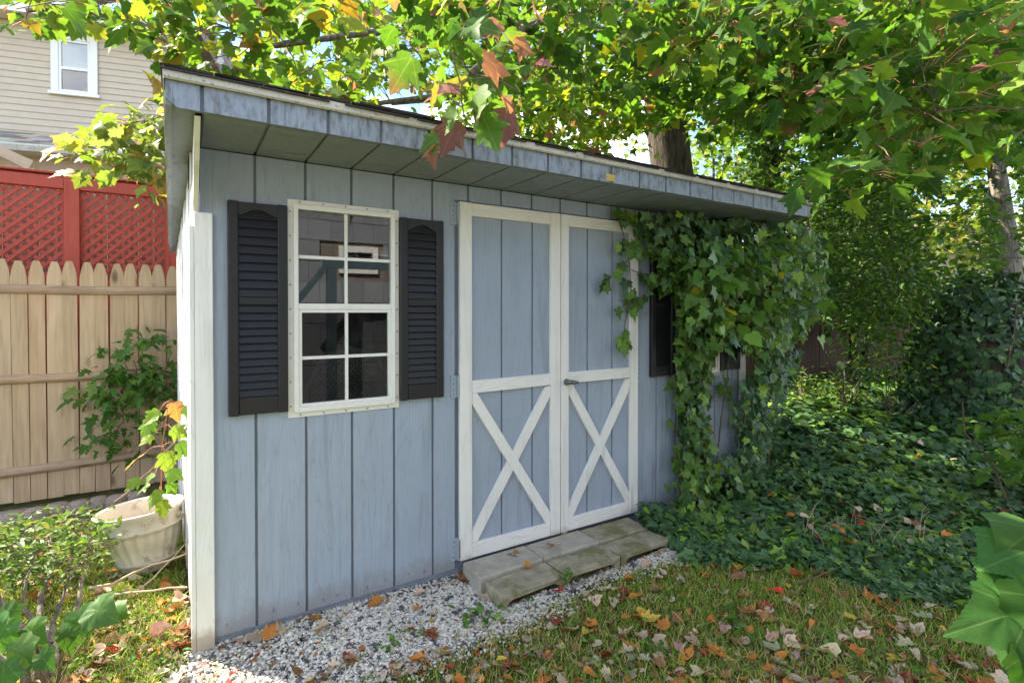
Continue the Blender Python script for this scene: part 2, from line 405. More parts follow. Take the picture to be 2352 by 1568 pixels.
def fill_mesh(name, V, F, mat, cols=None, uv=None):
    me = bpy.data.meshes.new(name)
    me.vertices.add(len(V)); me.vertices.foreach_set('co', np.ascontiguousarray(V, np.float32).ravel())
    k = F.shape[1]; me.loops.add(F.size); me.polygons.add(len(F))
    me.loops.foreach_set('vertex_index', np.ascontiguousarray(F, np.int32).ravel())
    me.polygons.foreach_set('loop_start', np.arange(0, F.size, k, dtype=np.int32))
    if cols is not None:
        a = me.attributes.new('col', 'FLOAT_COLOR', 'POINT'); a.data.foreach_set('color', np.ascontiguousarray(cols, np.float32).ravel())
    if uv is not None:
        u = me.uv_layers.new(name='UVMap'); u.data.foreach_set('uv', np.ascontiguousarray(uv[F.ravel()], np.float32).ravel())
    me.materials.append(mat); me.update(calc_edges=True)
    return me
def cloud_mesh(name, tmpl, P, A, S, col, mat):
    v, f, uv = tmpl; N, n = len(P), len(v); vs = []
    for k in range(6):                            # no two neighbours quite alike: six bends of each leaf
        r = np.random.default_rng(k + 77); w = v.copy(); w[:, 0] *= r.uniform(.8, 1.15)
        w[:, 2] = w[:, 2] * r.uniform(.4, 1.8) + r.uniform(-.5, .5) * w[:, 0] * w[:, 1] + r.uniform(-.6, .2) * np.abs(w[:, 0]) ** 1.5 + r.normal(0, .03 if n < 40 else .0, n); vs.append(w)
    V = np.einsum('nij,nkj->nki', A, np.array(vs)[rng.integers(0, 6, N)]) * np.asarray(S).reshape(-1, 1, 1) + P[:, None, :]
    F = (f[None] + (np.arange(N) * n)[:, None, None]).reshape(-1, 3)
    return fill_mesh(name, V.reshape(-1, 3), F, mat, np.repeat(col, n, axis=0), np.tile(uv, (N, 1)))
def stuff_obj(name, me, parent=None, **k):
    o = bpy.data.objects.new(name, me); C.objects.link(o); adopt(o, parent); o['kind'] = 'stuff'; return tag(o, **k)
SHARED = {}
def ringed(half, rings=(.34, .68, 1.0), centre=.30, fold=.10, droop=.22, pleat=.02):
    v0, _, uv0 = template(half, 0, 0, centre); o = uv0[1:]; n = len(o); c = np.array([0, centre]); pts = [c]
    sm = o.copy()
    for _ in range(6): sm = (np.roll(sm, 1, 0) + sm * 2 + np.roll(sm, -1, 0)) / 4
    for r in rings: pts += [c + (p - c) * r for p in (o if r == 1.0 else sm)]
    pts = np.array(pts); d = pts - c; an = np.arctan2(d[:, 0], d[:, 1]); rr = np.hypot(d[:, 0], d[:, 1])
    z = fold * np.abs(pts[:, 0]) - droop * pts[:, 1] ** 2 + pleat * np.cos(an * 7) * rr - .12 * rr ** 2 + .016 * np.sin(13 * pts[:, 0] + 2) * np.cos(11 * pts[:, 1])
    f = [(0, 1 + i, 1 + (i + 1) % n) for i in range(n)]
    for k in range(len(rings) - 1):
        a = 1 + k * n; b = a + n
        for i in range(n): j = (i + 1) % n; f += [(a + i, b + i, b + j), (a + i, b + j, a + j)]
    return np.concatenate([pts, z[:, None]], 1), np.array(f), pts
T_GRAPE = ringed(serrate([(0, 0), (.20, -.13), (.44, -.06), (.48, .14), (.66, .40), (.50, .52), (.34, .72), (.16, .94), (0, 1.14)], 3, .020), pleat=.02, fold=.16, droop=.32)
def shared_leaf(tn, tmpl, mat):
    key = (tn, mat.name)
    if key not in SHARED:
        v, f, uv = tmpl; SHARED[key] = []
        for k in range(5):
            w = v.copy(); r = np.random.default_rng(k + 31)
            w[:, 2] = w[:, 2] * r.uniform(.5, 1.7) + r.normal(0, .025 if len(w) < 40 else .0, len(w)); w[:, 0] *= r.uniform(.85, 1.15)
            w[:, 2] += r.uniform(-.6, .6) * w[:, 0] * w[:, 1] + r.uniform(-.6, .2) * np.abs(w[:, 0]) ** 1.5
            me = fill_mesh(tn, w, f, mat, np.ones((len(w), 4)), uv); SHARED[key].append(me)
            if tn == 'grape_leaf': me.polygons.foreach_set('use_smooth', [True] * len(f))
    return SHARED[key]
def leaf_cloud(parent, tn, tmpl, lo, P, A, S, col, mat, n_parts=300, lo_z=5.5, part='leaf', rest='foliage'):
    """the leaves that show largest become parts, the rest one part of stuff (coarser leaves far away)"""
    P, S, col = np.asarray(P, float), np.asarray(S, float), np.asarray(col, float)
    px, py, z = project(P)
    inf = (px > -10) & (px < 2362) & (py > -10) & (py < 1578) & (z > .2)
    size = np.where(inf, S / np.maximum(z, .2), 0)
    order = np.argsort(-size); pick = order[:n_parts]; pick = pick[size[pick] * FOC > 6]
    sh = shared_leaf(tn, tmpl, mat)
    for k, i in enumerate(pick):
        m = Matrix((A[i] * S[i]).tolist()).to_4x4(); m.translation = P[i]
        link_mesh(part, sh[k % len(sh)], parent, m, tuple(col[i]))
    keep = np.ones(len(P), bool); keep[pick] = False
    for nm, sel, tm in ((rest, keep & (z < lo_z), tmpl), (rest, keep & (z >= lo_z), lo)):
        if sel.any(): stuff_obj(nm, cloud_mesh(nm, tm, P[sel], A[sel], S[sel], col[sel], mat), parent)
def palette(n, cols, jitter=.18, red=0.0, redmax=1.0):
    """cols: list of (weight, (r,g,b)); alpha = how far the leaf has turned red"""
    w = np.array([c[0] for c in cols]); k = rng.choice(len(cols), n, p=w / w.sum())
    c = np.array([c[1] for c in cols])[k] * rng.uniform(1 - jitter, 1 + jitter, (n, 1)) * rng.uniform(.93, 1.07, (n, 3))
    a = np.where(rng.random(n) < red, rng.uniform(.25, redmax, n), 0)
    return np.concatenate([np.clip(c, 0, 1), a[:, None]], 1)
def hang(n, droop=.5, spread=1.0, up=.55):
    th = rng.uniform(0, 2 * math.pi, n)
    tip = np.stack([np.cos(th) * spread, np.sin(th) * spread, -droop + rng.normal(0, .35, n)], 1)
    nr = np.stack([rng.normal(0, up, n), rng.normal(0, up, n), np.ones(n)], 1)
    return frames(tip, nr)
def curve(p, q, sag=0.0, k=4, wob=.0):
    p, q = Vector(p), Vector(q); L = (q - p).length
    return [p.lerp(q, i / k) + Vector((rnd.gauss(0, wob), rnd.gauss(0, wob), rnd.gauss(0, wob) + sag * math.sin(math.pi * i / k) * L)) * (1 if 0 < i < k else 0) for i in range(k + 1)]
def grow(seeds, centres, r_tip=.003, r_max=.012, sag=.08):
    """joins every leaf cluster to the nearest wood already there; returns twig geometry"""
    mb = MB(); nodes = np.array([tuple(s) for s in seeds], float); rad = [r_max] * len(nodes)
    centres = np.array([tuple(c) for c in centres]); d0 = np.array([np.min(np.linalg.norm(nodes - c, axis=1)) for c in centres])
    for c in centres[np.argsort(d0)]:
        i = int(np.argmin(np.linalg.norm(nodes - c, axis=1))); p = nodes[i]
        L = np.linalg.norm(c - p); r0 = max(r_tip, min(rad[i], .002 + .0035 * L + .003))
        pts = curve(p, c, sag, 4, .02 * min(L, 1.0))
        mb.tube(pts, [r0 + (r_tip - r0) * k / 4 for k in range(5)], 4)
        nodes = np.concatenate([nodes, np.array([tuple(q) for q in pts[2:]])]); rad += [r0 * .7, r0 * .6, r_tip * 1.5]
    return mb
# ================================================================== GROUND
def gz(x, y):
    """height of the ground"""
    x = np.asarray(x, float); y = np.asarray(y, float)
    back = np.clip(y, 0, 3.0) * .03
    rise = .20 * np.clip((x - 2.7) / 2.2, 0, 1) * np.clip((y + .9) / 1.5, 0, 1)
    d = np.sqrt(x * x + (y + 2) ** 2)
    bumps = .012 * np.sin(2.3 * x + 1.1 * y) * np.cos(1.7 * y - .8 * x) + .006 * np.sin(7.1 * x) * np.sin(6.3 * y)
    return -.035 - np.where(x < 3, back, back * .2) + rise + bumps * np.clip(d / 2, 0, 1)
def gz1(x, y): return float(gz(x, y))
ax = np.concatenate([-np.geomspace(200, 4.5, 16), np.linspace(-4, 12, 110), np.geomspace(13, 200, 16)])
ay = np.concatenate([-np.geomspace(200, 4.5, 16), np.linspace(-4, 8, 85), np.geomspace(9, 200, 16)])
gx, gy = np.meshgrid(ax, ay); V = np.stack([gx, gy, gz(gx, gy)], -1).reshape(-1, 3)
nx_, ny_ = len(ax), len(ay); idx = np.arange(nx_ * ny_).reshape(ny_, nx_)
F = np.stack([idx[:-1, :-1], idx[:-1, 1:], idx[1:, 1:], idx[1:, :-1]], -1).reshape(-1, 4)
t = NT('soil_and_thatch')
v = t.coords((1, 1, 1), False)
n1 = t.noise(v, 2.2, 5, .6); n2 = t.noise(v, 60, 5, .7); n3 = t.noise(v, 14, 4)
c = t.ramp(n3, [(.35, (.075, .062, .032)), (.55, (.115, .11, .04)), (.7, (.17, .145, .07))])
c = t.mix(t.ramp(n1, [(.4, 0.), (.6, .7)]), c, (.075, .115, .026))
c = t.mix(t.ramp(n2, [(.45, 0.), (.75, .7)]), c, (.16, .125, .07))
soil = t.done(c, .95, t.bump(n2, .012, .9), .1)
go = bpy.data.objects.new('ground', fill_mesh('ground', V, F, soil)); C.objects.link(go); tag(go, kind='structure'); WM[go] = Matrix.Identity(4)

GRAVEL = [(380, 1600), (430, 1520), (495, 1466), (760, 1385), (1060, 1300), (1240, 1240), (1530, 1205), (1630, 1250), (1560, 1290), (1440, 1320),
          (1330, 1350), (1260, 1395), (1190, 1445), (1100, 1470), (1060, 1500), (960, 1540), (820, 1560), (740, 1600)]
GW = [tuple(at_z(a, b, -.03))[:2] for a, b in GRAVEL]
def chips(n, seed, zoff=0.0):
    r = np.random.default_rng(seed)
    xs = [p[0] for p in GW]; ys = [p[1] for p in GW]
    q = np.stack([r.uniform(min(xs) - .12, max(xs) + .1, n * 3), r.uniform(min(ys) - .1, .25, n * 3)], 1)
    ok = inpoly(q[:, 0] + r.normal(0, .045, len(q)), q[:, 1] + r.normal(0, .045, len(q)), GW)
    ok &= rng.random(len(q)) < np.clip(.62 + .9 * np.sin(q[:, 0] * 3.7 + 1) * np.sin(q[:, 1] * 9 + q[:, 0]) + r.normal(0, .15, len(q)), .22, 1)
    q = q[ok & ~((q[:, 1] > .02) & (q[:, 0] < .0)) & ~((q[:, 0] > 1.24) & (q[:, 0] < 2.38) & (q[:, 1] > -.385) & (q[:, 1] < -.05))][:n]
    n = len(q)
    base = np.array([(1, 0, 0), (-1, 0, 0), (0, 1, 0), (0, -1, 0), (0, 0, 1), (0, 0, -1), (.6, .6, .5), (-.6, .5, -.4)], float)
    f = np.array([(0, 6, 4), (6, 2, 4), (2, 1, 4), (1, 3, 4), (3, 0, 4), (0, 2, 6), (2, 0, 5), (1, 2, 5), (3, 1, 5), (0, 3, 5)])
    b = base[None] * r.uniform(.55, 1.25, (n, 8, 1)) + r.normal(0, .12, (n, 8, 3))
    sc = np.clip(r.lognormal(-4.85, .32, (n, 1, 1)), .0035, .017) * np.array([[[1.15, .85, .6]]])
    b = b * sc; th = r.uniform(0, 6.28, n); tl = r.normal(0, .5, n)
    cx, sx = np.cos(tl), np.sin(tl); y, z = b[..., 1].copy(), b[..., 2].copy()
    b[..., 1] = y * cx[:, None] - z * sx[:, None]; b[..., 2] = y * sx[:, None] + z * cx[:, None]
    ct, st = np.cos(th), np.sin(th); x, y = b[..., 0].copy(), b[..., 1].copy()
    b[..., 0] = x * ct[:, None] - y * st[:, None]; b[..., 1] = x * st[:, None] + y * ct[:, None]
    b += np.stack([q[:, 0], q[:, 1], gz(q[:, 0], q[:, 1]) + .005 + zoff + r.uniform(0, .008, n)], 1)[:, None]
    dark = r.random(n); c = np.where((dark < .045)[:, None], np.array([[.10, .10, .105]]), np.array([[.70, .65, .565]]))
    c = np.where(((dark > .045) & (dark < .16))[:, None], np.array([[.42, .39, .34]]), c) * r.uniform(.78, 1.1, (n, 1)) * r.uniform(.97, 1.03, (n, 3))
    b[dark < .045] = (b[dark < .045] - b[dark < .045].mean(1, keepdims=True)) * 1.5 + b[dark < .045].mean(1, keepdims=True)
    F = (f[None] + (np.arange(n) * 8)[:, None, None]).reshape(-1, 3)
    return fill_mesh('gravel', b.reshape(-1, 3), F, M['gravel'], np.repeat(np.concatenate([np.clip(c, 0, .85), np.ones((n, 1))], 1), 8, 0))
gb = [(x, y) for x, y in GW]; gm_ = MB().add([(x, y, gz1(x, y) + .004) for x, y in gb], [tuple(range(len(gb)))])
M['gbed'] = m_flat('gravel_bed', (.27, .24, .19), .95, .45, 30, .004, .1)
gbo = gm_.build('gravel_bed', M['gbed']); tag(gbo, kind='structure')
o = bpy.data.objects.new('gravel', chips(52000, 5)); C.objects.link(o)
tag(o, 'strip of white marble gravel with some dark chips along the shed front', 'gravel', kind='stuff')

# ================================================================== SHED  (front wall face on Y = 0)
shed = thing('shed', (1.85, 1.1, -.02), 'blue grey wooden garden shed with white cross braced double doors and black shutters', 'shed')
XL, XR, ZT, DEP = .043, 3.66, 2.02, 2.2
PIT = .2032
W1 = (.43, .862, .935, 1.81)      # window hole x0,x1,z0,z1
WDX = 2.47
holes = [W1, (W1[0] + WDX, W1[1] + WDX, W1[2], W1[3])]
DX0, DX1, DZ0, DZ1 = 1.222, 2.506, .055, 1.926
fw = MB()
xs = [.06, W1[0], W1[1], holes[1][0], holes[1][1], XR - .005]
for i in range(5):
    if i in (1, 3):
        fw.box(xs[i], xs[i + 1], .011, .03, .0, W1[2]); fw.box(xs[i], xs[i + 1], .011, .03, W1[3], ZT)
    else: fw.box(xs[i], xs[i + 1], .011, .03, .0, ZT)
front = fw.build('front_wall', M['groove'], shed)
edges = [.108] + [.265 + PIT * k for k in range(17)] + [XR - .07]
for a, b in zip(edges, edges[1:]):
    a += .006 if a > .12 else 0; b -= .006
    mb = MB(); spans = [(.012, ZT - .003)]
    if b > DX0 - .01 and a < DX1 + .01:                                  # round the doors
        if a < DX0 - .03: mb.box(a, DX0 - .02, 0, .0105, .012, DZ1 + .012); spans = [(DZ1 + .012, ZT - .003)]
        elif b > DX1 + .03: mb.box(DX1 + .008, b, 0, .0105, .012, DZ1 + .012); spans = [(DZ1 + .012, ZT - .003)]
        else: spans = [(DZ1 + .012, ZT - .003)]
    for h in holes:
        if b > h[0] and a < h[1] and not (a > DX0 - .2 and b < DX1 + .05 and False):
            spans = [(.012, h[2]), (h[3], ZT - .003)]
            if a < h[0] - .004: mb.box(a, h[0], 0, .0105, h[2], h[3])
            if b > h[1] + .004: mb.box(h[1], b, 0, .0105, h[2], h[3])
    z0, z1 = spans[0]; z0 += rnd.uniform(-.002, .002)
    mb.box(a, b, 0, .0105, z0, z1)
    if a < .12: MB().box(XL + .022, a - .0005, 0, .0105, 1.758, z1).build('siding_board', M['blue'], front)
    mb.build('siding_board', M['blue'], front)
    for z0, z1 in spans[1:]: MB().box(a, b, 0, .0105, z0, z1).build('siding_board', M['blue'], front)
MB().box(XL + .02, XR - .01, .004, .05, -.028, .010).build('bottom_skirt', M['groove'], shed)
MB().box(XL + .06, XR - .06, .10, .19, -.06, -.03).box(XL + .06, XR - .06, DEP - .2, DEP - .1, -.10, -.03).build('skid_beam', M['greyboard'], shed)
# screws along the bottom of the siding
sc = MB()
for x in (.15, .33, .43, .54, .60, .74, .83, .95, 1.03): sc.tube([(x, .001, .05 + rnd.uniform(-.02, .02)), (x, -.0015, .05 + rnd.uniform(-.0, .0))], .004, 6)
sc.build('siding_screws', M['groove'], shed)['kind'] = 'stuff'
# side, rear and floor
def skew(y): return XL - .032 * y
ew = MB(); ew.prism([(skew(.0) + .012, 0.0125), (skew(0) + .035, .0125), (skew(DEP) + .035, DEP), (skew(DEP) + .012, DEP)], 'z', -.03, 1.93)
endw = ew.build('end_wall', M['groove'], shed)
for k in range(11):
    y0, y1 = .02 + k * .2, .02 + k * .2 + .192
    zt = 2.03 - .075 * (y0 + .1)
    MB().prism([(skew(y0) - .004 + (.006 if k % 2 else 0), y0), (skew(y0) + .012, y0), (skew(y1) + .012, y1), (skew(y1) - .004 + (.006 if k % 2 else 0), y1)], 'z', -.02, zt).build('siding_board', M['white'], endw)
MB().box(XR - .03, XR - .004, .03, DEP, -.03, 1.93).build('end_wall', M['blue'], shed)
MB().box(skew(DEP) + .035, XR - .03, DEP - .03, DEP, -.03, 1.86).build('rear_wall', M['blue'], shed)
MB().box(XL + .06, XR - .05, .035, DEP - .035, .0, .03).build('floor', M['dark'], shed)
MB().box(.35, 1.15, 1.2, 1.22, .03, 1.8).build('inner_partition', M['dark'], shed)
# white corner trim
MB().box(XL, .107, -.021, -.001, -.035, 1.755).build('corner_trim', M['white'], shed, bevel=.002)
MB().box(XL - .018, XL - .001, -.019, .07, -.03, 1.70).build('corner_trim', M['white'], shed, bevel=.002)
MB().box(XR - .065, XR, -.021, -.001, -.03, 1.755).build('corner_trim', M['white'], shed, bevel=.002)
# bracket wings that carry the overhang
for x0, x1 in ((XL - .004, XL + .014),):
    MB().prism([(-.001, 1.757), (-.40, 2.018), (-.001, 2.018)], 'x', x0, x1).build('overhang_bracket', M['white'], shed)
# roof: deck, fascia, soffit, rake boards, drip edge, shingles
YF, FX0, FX1, FZ0, FZ1 = -.44, -.043, 3.775, 2.022, 2.108
def roofz(y): return 2.135 - .075 * (y - YF)
M['fascia'] = m_painted('stained_blue_fascia', tuple(v_ * .88 for v_ in BLUE), (.10, .10, .095), 'z', .9, .006, .46)
roof = MB().prism([(YF - .004, roofz(YF)), (YF - .004, roofz(YF) - .022), (DEP + .28, roofz(DEP + .28) - .022), (DEP + .28, roofz(DEP + .28))], 'x', FX0 + .004, FX1 - .004).build('roof', M['greyboard'], shed)
fas = MB().box(FX0 + .03, FX1 - .01, YF + .011, YF + .03, FZ0 + .003, FZ1).build('fascia', M['groove'], shed)
fe = [FX0] + [.0605 + PIT * k for k in range(18)] + [FX1]
fe = [x for x in fe if x <= FX1]; fe = fe if fe[-1] == FX1 else fe + [FX1]
for k, (a, b) in enumerate(zip(fe, fe[1:])):
    if k: a += .006
    b -= .006
    if k == 0: MB().prism([(a, FZ1), (a, FZ0 + .028), (a + .034, FZ0), (b, FZ0), (b, FZ1)], 'y', YF, YF + .0105).build('fascia_panel', M['fascia'], fas)
    elif b - a > .02: MB().box(a, b, YF, YF + .0105, FZ0 + rnd.uniform(-.0015, .0015), FZ1).build('fascia_panel', M['fascia'], fas)
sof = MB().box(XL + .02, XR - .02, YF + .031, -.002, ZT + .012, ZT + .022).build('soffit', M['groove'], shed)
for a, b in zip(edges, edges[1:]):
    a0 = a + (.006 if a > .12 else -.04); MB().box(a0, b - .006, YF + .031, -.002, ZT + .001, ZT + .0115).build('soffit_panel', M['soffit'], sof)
drip = MB().prism([(YF - .016, FZ1 + .032), (YF - .018, FZ1 + .004), (YF - .010, FZ1 - .002), (YF - .002, FZ1 + .001), (YF - .002, FZ1 + .032)], 'x', FX0 - .006, FX1 + .006)
drip.build('drip_edge', M['drip'], shed)
for (xa, xb) in ((FX0, FX0 + .018), (FX1 - .018, FX1)):
    s0 = -.032 if xa < 1 else 0
    rk = MB()
    def q(y, dz): return (y, roofz(y) - .023 - dz)
    vs = []
    for x in (xa, xb):
        for y, dz in ((YF + .012, 0), (YF + .012, .082), (DEP + .26, .082), (DEP + .26, 0)):
            vs.append((x + s0 * .5 * max(0, y), y, roofz(y) - .023 - dz))
    rk.add(vs, [(0, 1, 2, 3), (7, 6, 5, 4), (0, 4, 5, 1), (1, 5, 6, 2), (2, 6, 7, 3), (3, 7, 4, 0)])
    rk.build('rake_board', M['soffit'], shed)
    rs = MB(); xw = XL if xa < 1 else XR
    x0, x1 = sorted((xb if xa < 1 else xa, xw)); vs = []
    for dz in (.030, .040):
        for x, y in ((x0, YF + .03), (x1, YF + .03), (x1, DEP + .25), (x0, DEP + .25)):
            vs.append((x + s0 * .5 * max(0, y) , y, roofz(y) - .023 - dz - .03))
    rs.add(vs, MB.BF[:0] + [(0, 1, 2, 3), (7, 6, 5, 4), (0, 4, 5, 1), (1, 5, 6, 2), (2, 6, 7, 3), (3, 7, 4, 0)])
    rs.build('rake_soffit', M['soffit'], shed)
    rv = MB(); vs = []
    for x in ((xa - .006, xa - .002) if xa < 1 else (xb + .002, xb + .006)):
        for y, dz in ((YF - .016, -.022), (YF - .016, .022), (DEP + .28, .022), (DEP + .28, -.022)):
            vs.append((x + s0 * .5 * max(0, y), y, roofz(y) - dz - .012))
    rv.add(vs, [(0, 1, 2, 3), (7, 6, 5, 4), (0, 4, 5, 1), (1, 5, 6, 2), (2, 6, 7, 3), (3, 7, 4, 0)])
    rv.build('rake_flashing', M['drip'], shed)
sh_me = []
for k in range(4):
    r = random.Random(k); m = MB().box(0, .148, -.006, .20, 0, .007); m.v = [(x, y + r.uniform(-.006, .006), z + (r.uniform(-.002, .005) if y < .1 else .0)) for x, y, z in m.v]
    sh_me.append(m.mesh('shingle', M['shingle']))
for row in range(12):
    for i in range(26):
        y = YF - .018 + row * .225 * .98; x = FX0 - .012 + i * .151 - (.075 if row % 2 else 0)
        if x > FX1 - .1 or x < FX0 - .02: continue
        m = Matrix.Translation((x, y, roofz(y) + .004 + rnd.uniform(0, .003))) @ Matrix.Rotation(-.075 + .035, 4, 'X') @ Matrix.Rotation(rnd.uniform(-.012, .012), 4, 'Z')
        link_mesh('shingle', sh_me[rnd.randrange(4)], roof, m)
st = MB()
for i in range(14):
    x = FX0 - .012 + i * .29; x1 = min(x + .288 * rnd.uniform(.8, 1), FX1 + .01)
    st.box(x, x1, YF - .022 - rnd.uniform(0, .006), YF + .15, roofz(YF) - .0005 - .002, roofz(YF) + .0035)
st.box(FX0 + .62, FX0 + .93, YF - .03, YF + .2, roofz(YF) + .014, roofz(YF) + .022)
st.build('starter_shingle', M['shingle'], roof)
p = at_Y(1402, 409, YF)
pl = MB().box(p.x - .03, p.x + .03, YF - .0045, YF - .001, p.z - .018, p.z + .018).build('nameplate', M['brass'], shed, bevel=.001)
for s in (-1, 1): MB().tube([(p.x + s * .025, YF - .0045, p.z), (p.x + s * .025, YF - .007, p.z)], .0032, 8).build('screw', M['screw'], pl)
# gable vent on the end wall
vt = MB().box(XL - .014, XL - .007, .02, .24, 1.88, 2.0).build('louvre_vent', M['white'], shed)
for k in range(9): MB().box(XL - .018, XL - .0145, .035, .225, 1.889 + k * .0118, 1.895 + k * .0118).build('vent_slat', M['dark'], vt)

# ---- doors
def bars_poly(mb, p, q, w, y0, y1):
    p, q = Vector((p[0], 0, p[1])), Vector((q[0], 0, q[1])); t_ = (q - p).normalized(); n_ = Vector((-t_.z, 0, t_.x)) * w / 2
    mb.prism([((p + n_).x, (p + n_).z), ((p - n_).x, (p - n_).z), ((q - n_).x, (q - n_).z), ((q + n_).x, (q + n_).z)], 'y', y0, y1)
YP, YT = -.006, -.026
def door(x0, x1, hinge_left):
    sl, sr = (.070, .069) if hinge_left else (.057, .068)
    d = MB().box(x0, x1, .004, .0108, DZ0 + .01, DZ1 - .01).build('door', M['groove'], shed)
    gs = [x0 + .002] + [e for e in [.265 + PIT * k for k in range(17)] if x0 + .02 < e < x1 - .02] + [x1 - .002]
    for i, (a, b) in enumerate(zip(gs, gs[1:])):
        MB().box(a + (.005 if i else 0), b - (.005 if i < len(gs) - 2 else 0), YP, .0035, DZ0 + .004, DZ1 - .004).build('door_board', M['blue'], d)
    MB().box(x0, x0 + sl, YT, YP - .0005, DZ0, DZ1).build('stile', M['white'], d, bevel=.0015)
    MB().box(x1 - sr, x1, YT, YP - .0005, DZ0, DZ1).build('stile', M['white'], d, bevel=.0015)
    a, b = x0 + sl + .001, x1 - sr - .001
    zm0, zm1, zb, zt = .926, .992, .132, 1.858
    if hinge_left: MB().prism([(a, zm0), (b, zm0 + .006), (b, zm1 + .006), (a, zm1)], 'y', YT + .001, YP - .0005).build('middle_rail', M['white_h'], d)
    else: MB().box(a, b, YT + .001, YP - .0005, zm0 + .006, zm1 + .006).build('middle_rail', M['white_h'], d, bevel=.0015)
    MB().box(a, b, YT + .001, YP - .0005, zt, DZ1 - .001).build('top_rail', M['white_h'], d, bevel=.0015)
    MB().box(a, b, YT + .001, YP - .0005, DZ0 + .001, zb).build('bottom_rail', M['white_h'], d, bevel=.0015)
    w = .056; h = w * .42
    TL, TR, BL, BR = (a + .010, zm0 - .022), (b - .010, zm0 - .022), (a + .010, zb + .022), (b - .010, zb + .022)
    over, under = ((TL, BR), (TR, BL)) if hinge_left else ((TR, BL), (TL, BR))
    def clip(poly, ax_, lim, s):
        out = []
        for (p, q) in zip(poly, poly[1:] + poly[:1]):
            ip, iq = s * (p[ax_] - lim) >= 0, s * (q[ax_] - lim) >= 0
            if ip: out.append(p)
            if ip != iq: k = (lim - p[ax_]) / (q[ax_] - p[ax_]); out.append((p[0] + (q[0] - p[0]) * k, p[1] + (q[1] - p[1]) * k))
        return out
    def brace(p, q, y0, e0=.06, e1=.06):
        e = Vector((q[0] - p[0], q[1] - p[1])).normalized(); n_ = Vector((-e.y, e.x)) * w / 2
        A_, B_ = Vector(p) - e * e0, Vector(q) + e * e1
        pl_ = [tuple(A_ + n_), tuple(A_ - n_), tuple(B_ - n_), tuple(B_ + n_)]
        for ax_, lim, s in ((0, a + .0005, 1), (0, b - .0005, -1), (1, zb + .001, 1), (1, zm0 - .001, -1)): pl_ = clip(pl_, ax_, lim, s)
        MB().prism(pl_, 'y', y0, YP - .0005).build('cross_brace', M['white'], d)
    brace(*over, YT + .001)
    mid = ((over[0][0] + over[1][0]) / 2, (over[0][1] + over[1][1]) / 2)
    for p_, s_ in ((under[0], 1), (under[1], -1)):
        brace(p_, mid, YT + .0028, .06, -.012)
    for zc in (1.865, .965, .115):
        s = -1 if hinge_left else 1; xh = x0 if hinge_left else x1
        h_ = MB().box(min(xh + s * .045, xh + s * .004), max(xh + s * .045, xh + s * .004), -.0052, -.0005, zc - .058, zc + .058)
        h_.tube([(xh + s * .004, -.016, zc - .055), (xh + s * .004, -.016, zc + .055)], .0075, 8)
        hg = h_.build('hinge', M['blue_h'], d)
        for dz in (-.04, -.013, .013, .04): MB().tube([(xh + s * .03, -.005, zc + dz), (xh + s * .03, -.0075, zc + dz)], .004, 6).build('screw', M['groove'], hg)
        if zc < .2 and hinge_left: MB().tube([(xh + s * .004, -.0245, zc - .045), (xh + s * .004, -.0245, zc + .05)], .0045, 8).build('hinge_pin', M['rust'], hg)
    return d
dl = door(DX0, 1.874, True); dr = door(1.880, DX1, False)
p = at_Y(1301, 877, YT)
hd = MB().tube([(p.x, YT + .002, p.z), (p.x, YT - .012, p.z), (p.x, YT - .03, p.z)], [.021, .017, .011], 14)
hd.tube([(p.x - .018, YT - .034, p.z + .001), (p.x, YT - .036, p.z + .003), (p.x + .035, YT - .034, p.z - .001), (p.x + .066, YT - .03, p.z - .004)], [.012, .014, .0115, .007], 10)
hd.build('handle', M['handle'], dr, smooth=True)
MB().tube([(p.x + .012, YT - .046, p.z + .002), (p.x + .012, YT - .053, p.z + .002)], .006, 10).build('lock_cylinder', M['screw'], dr)

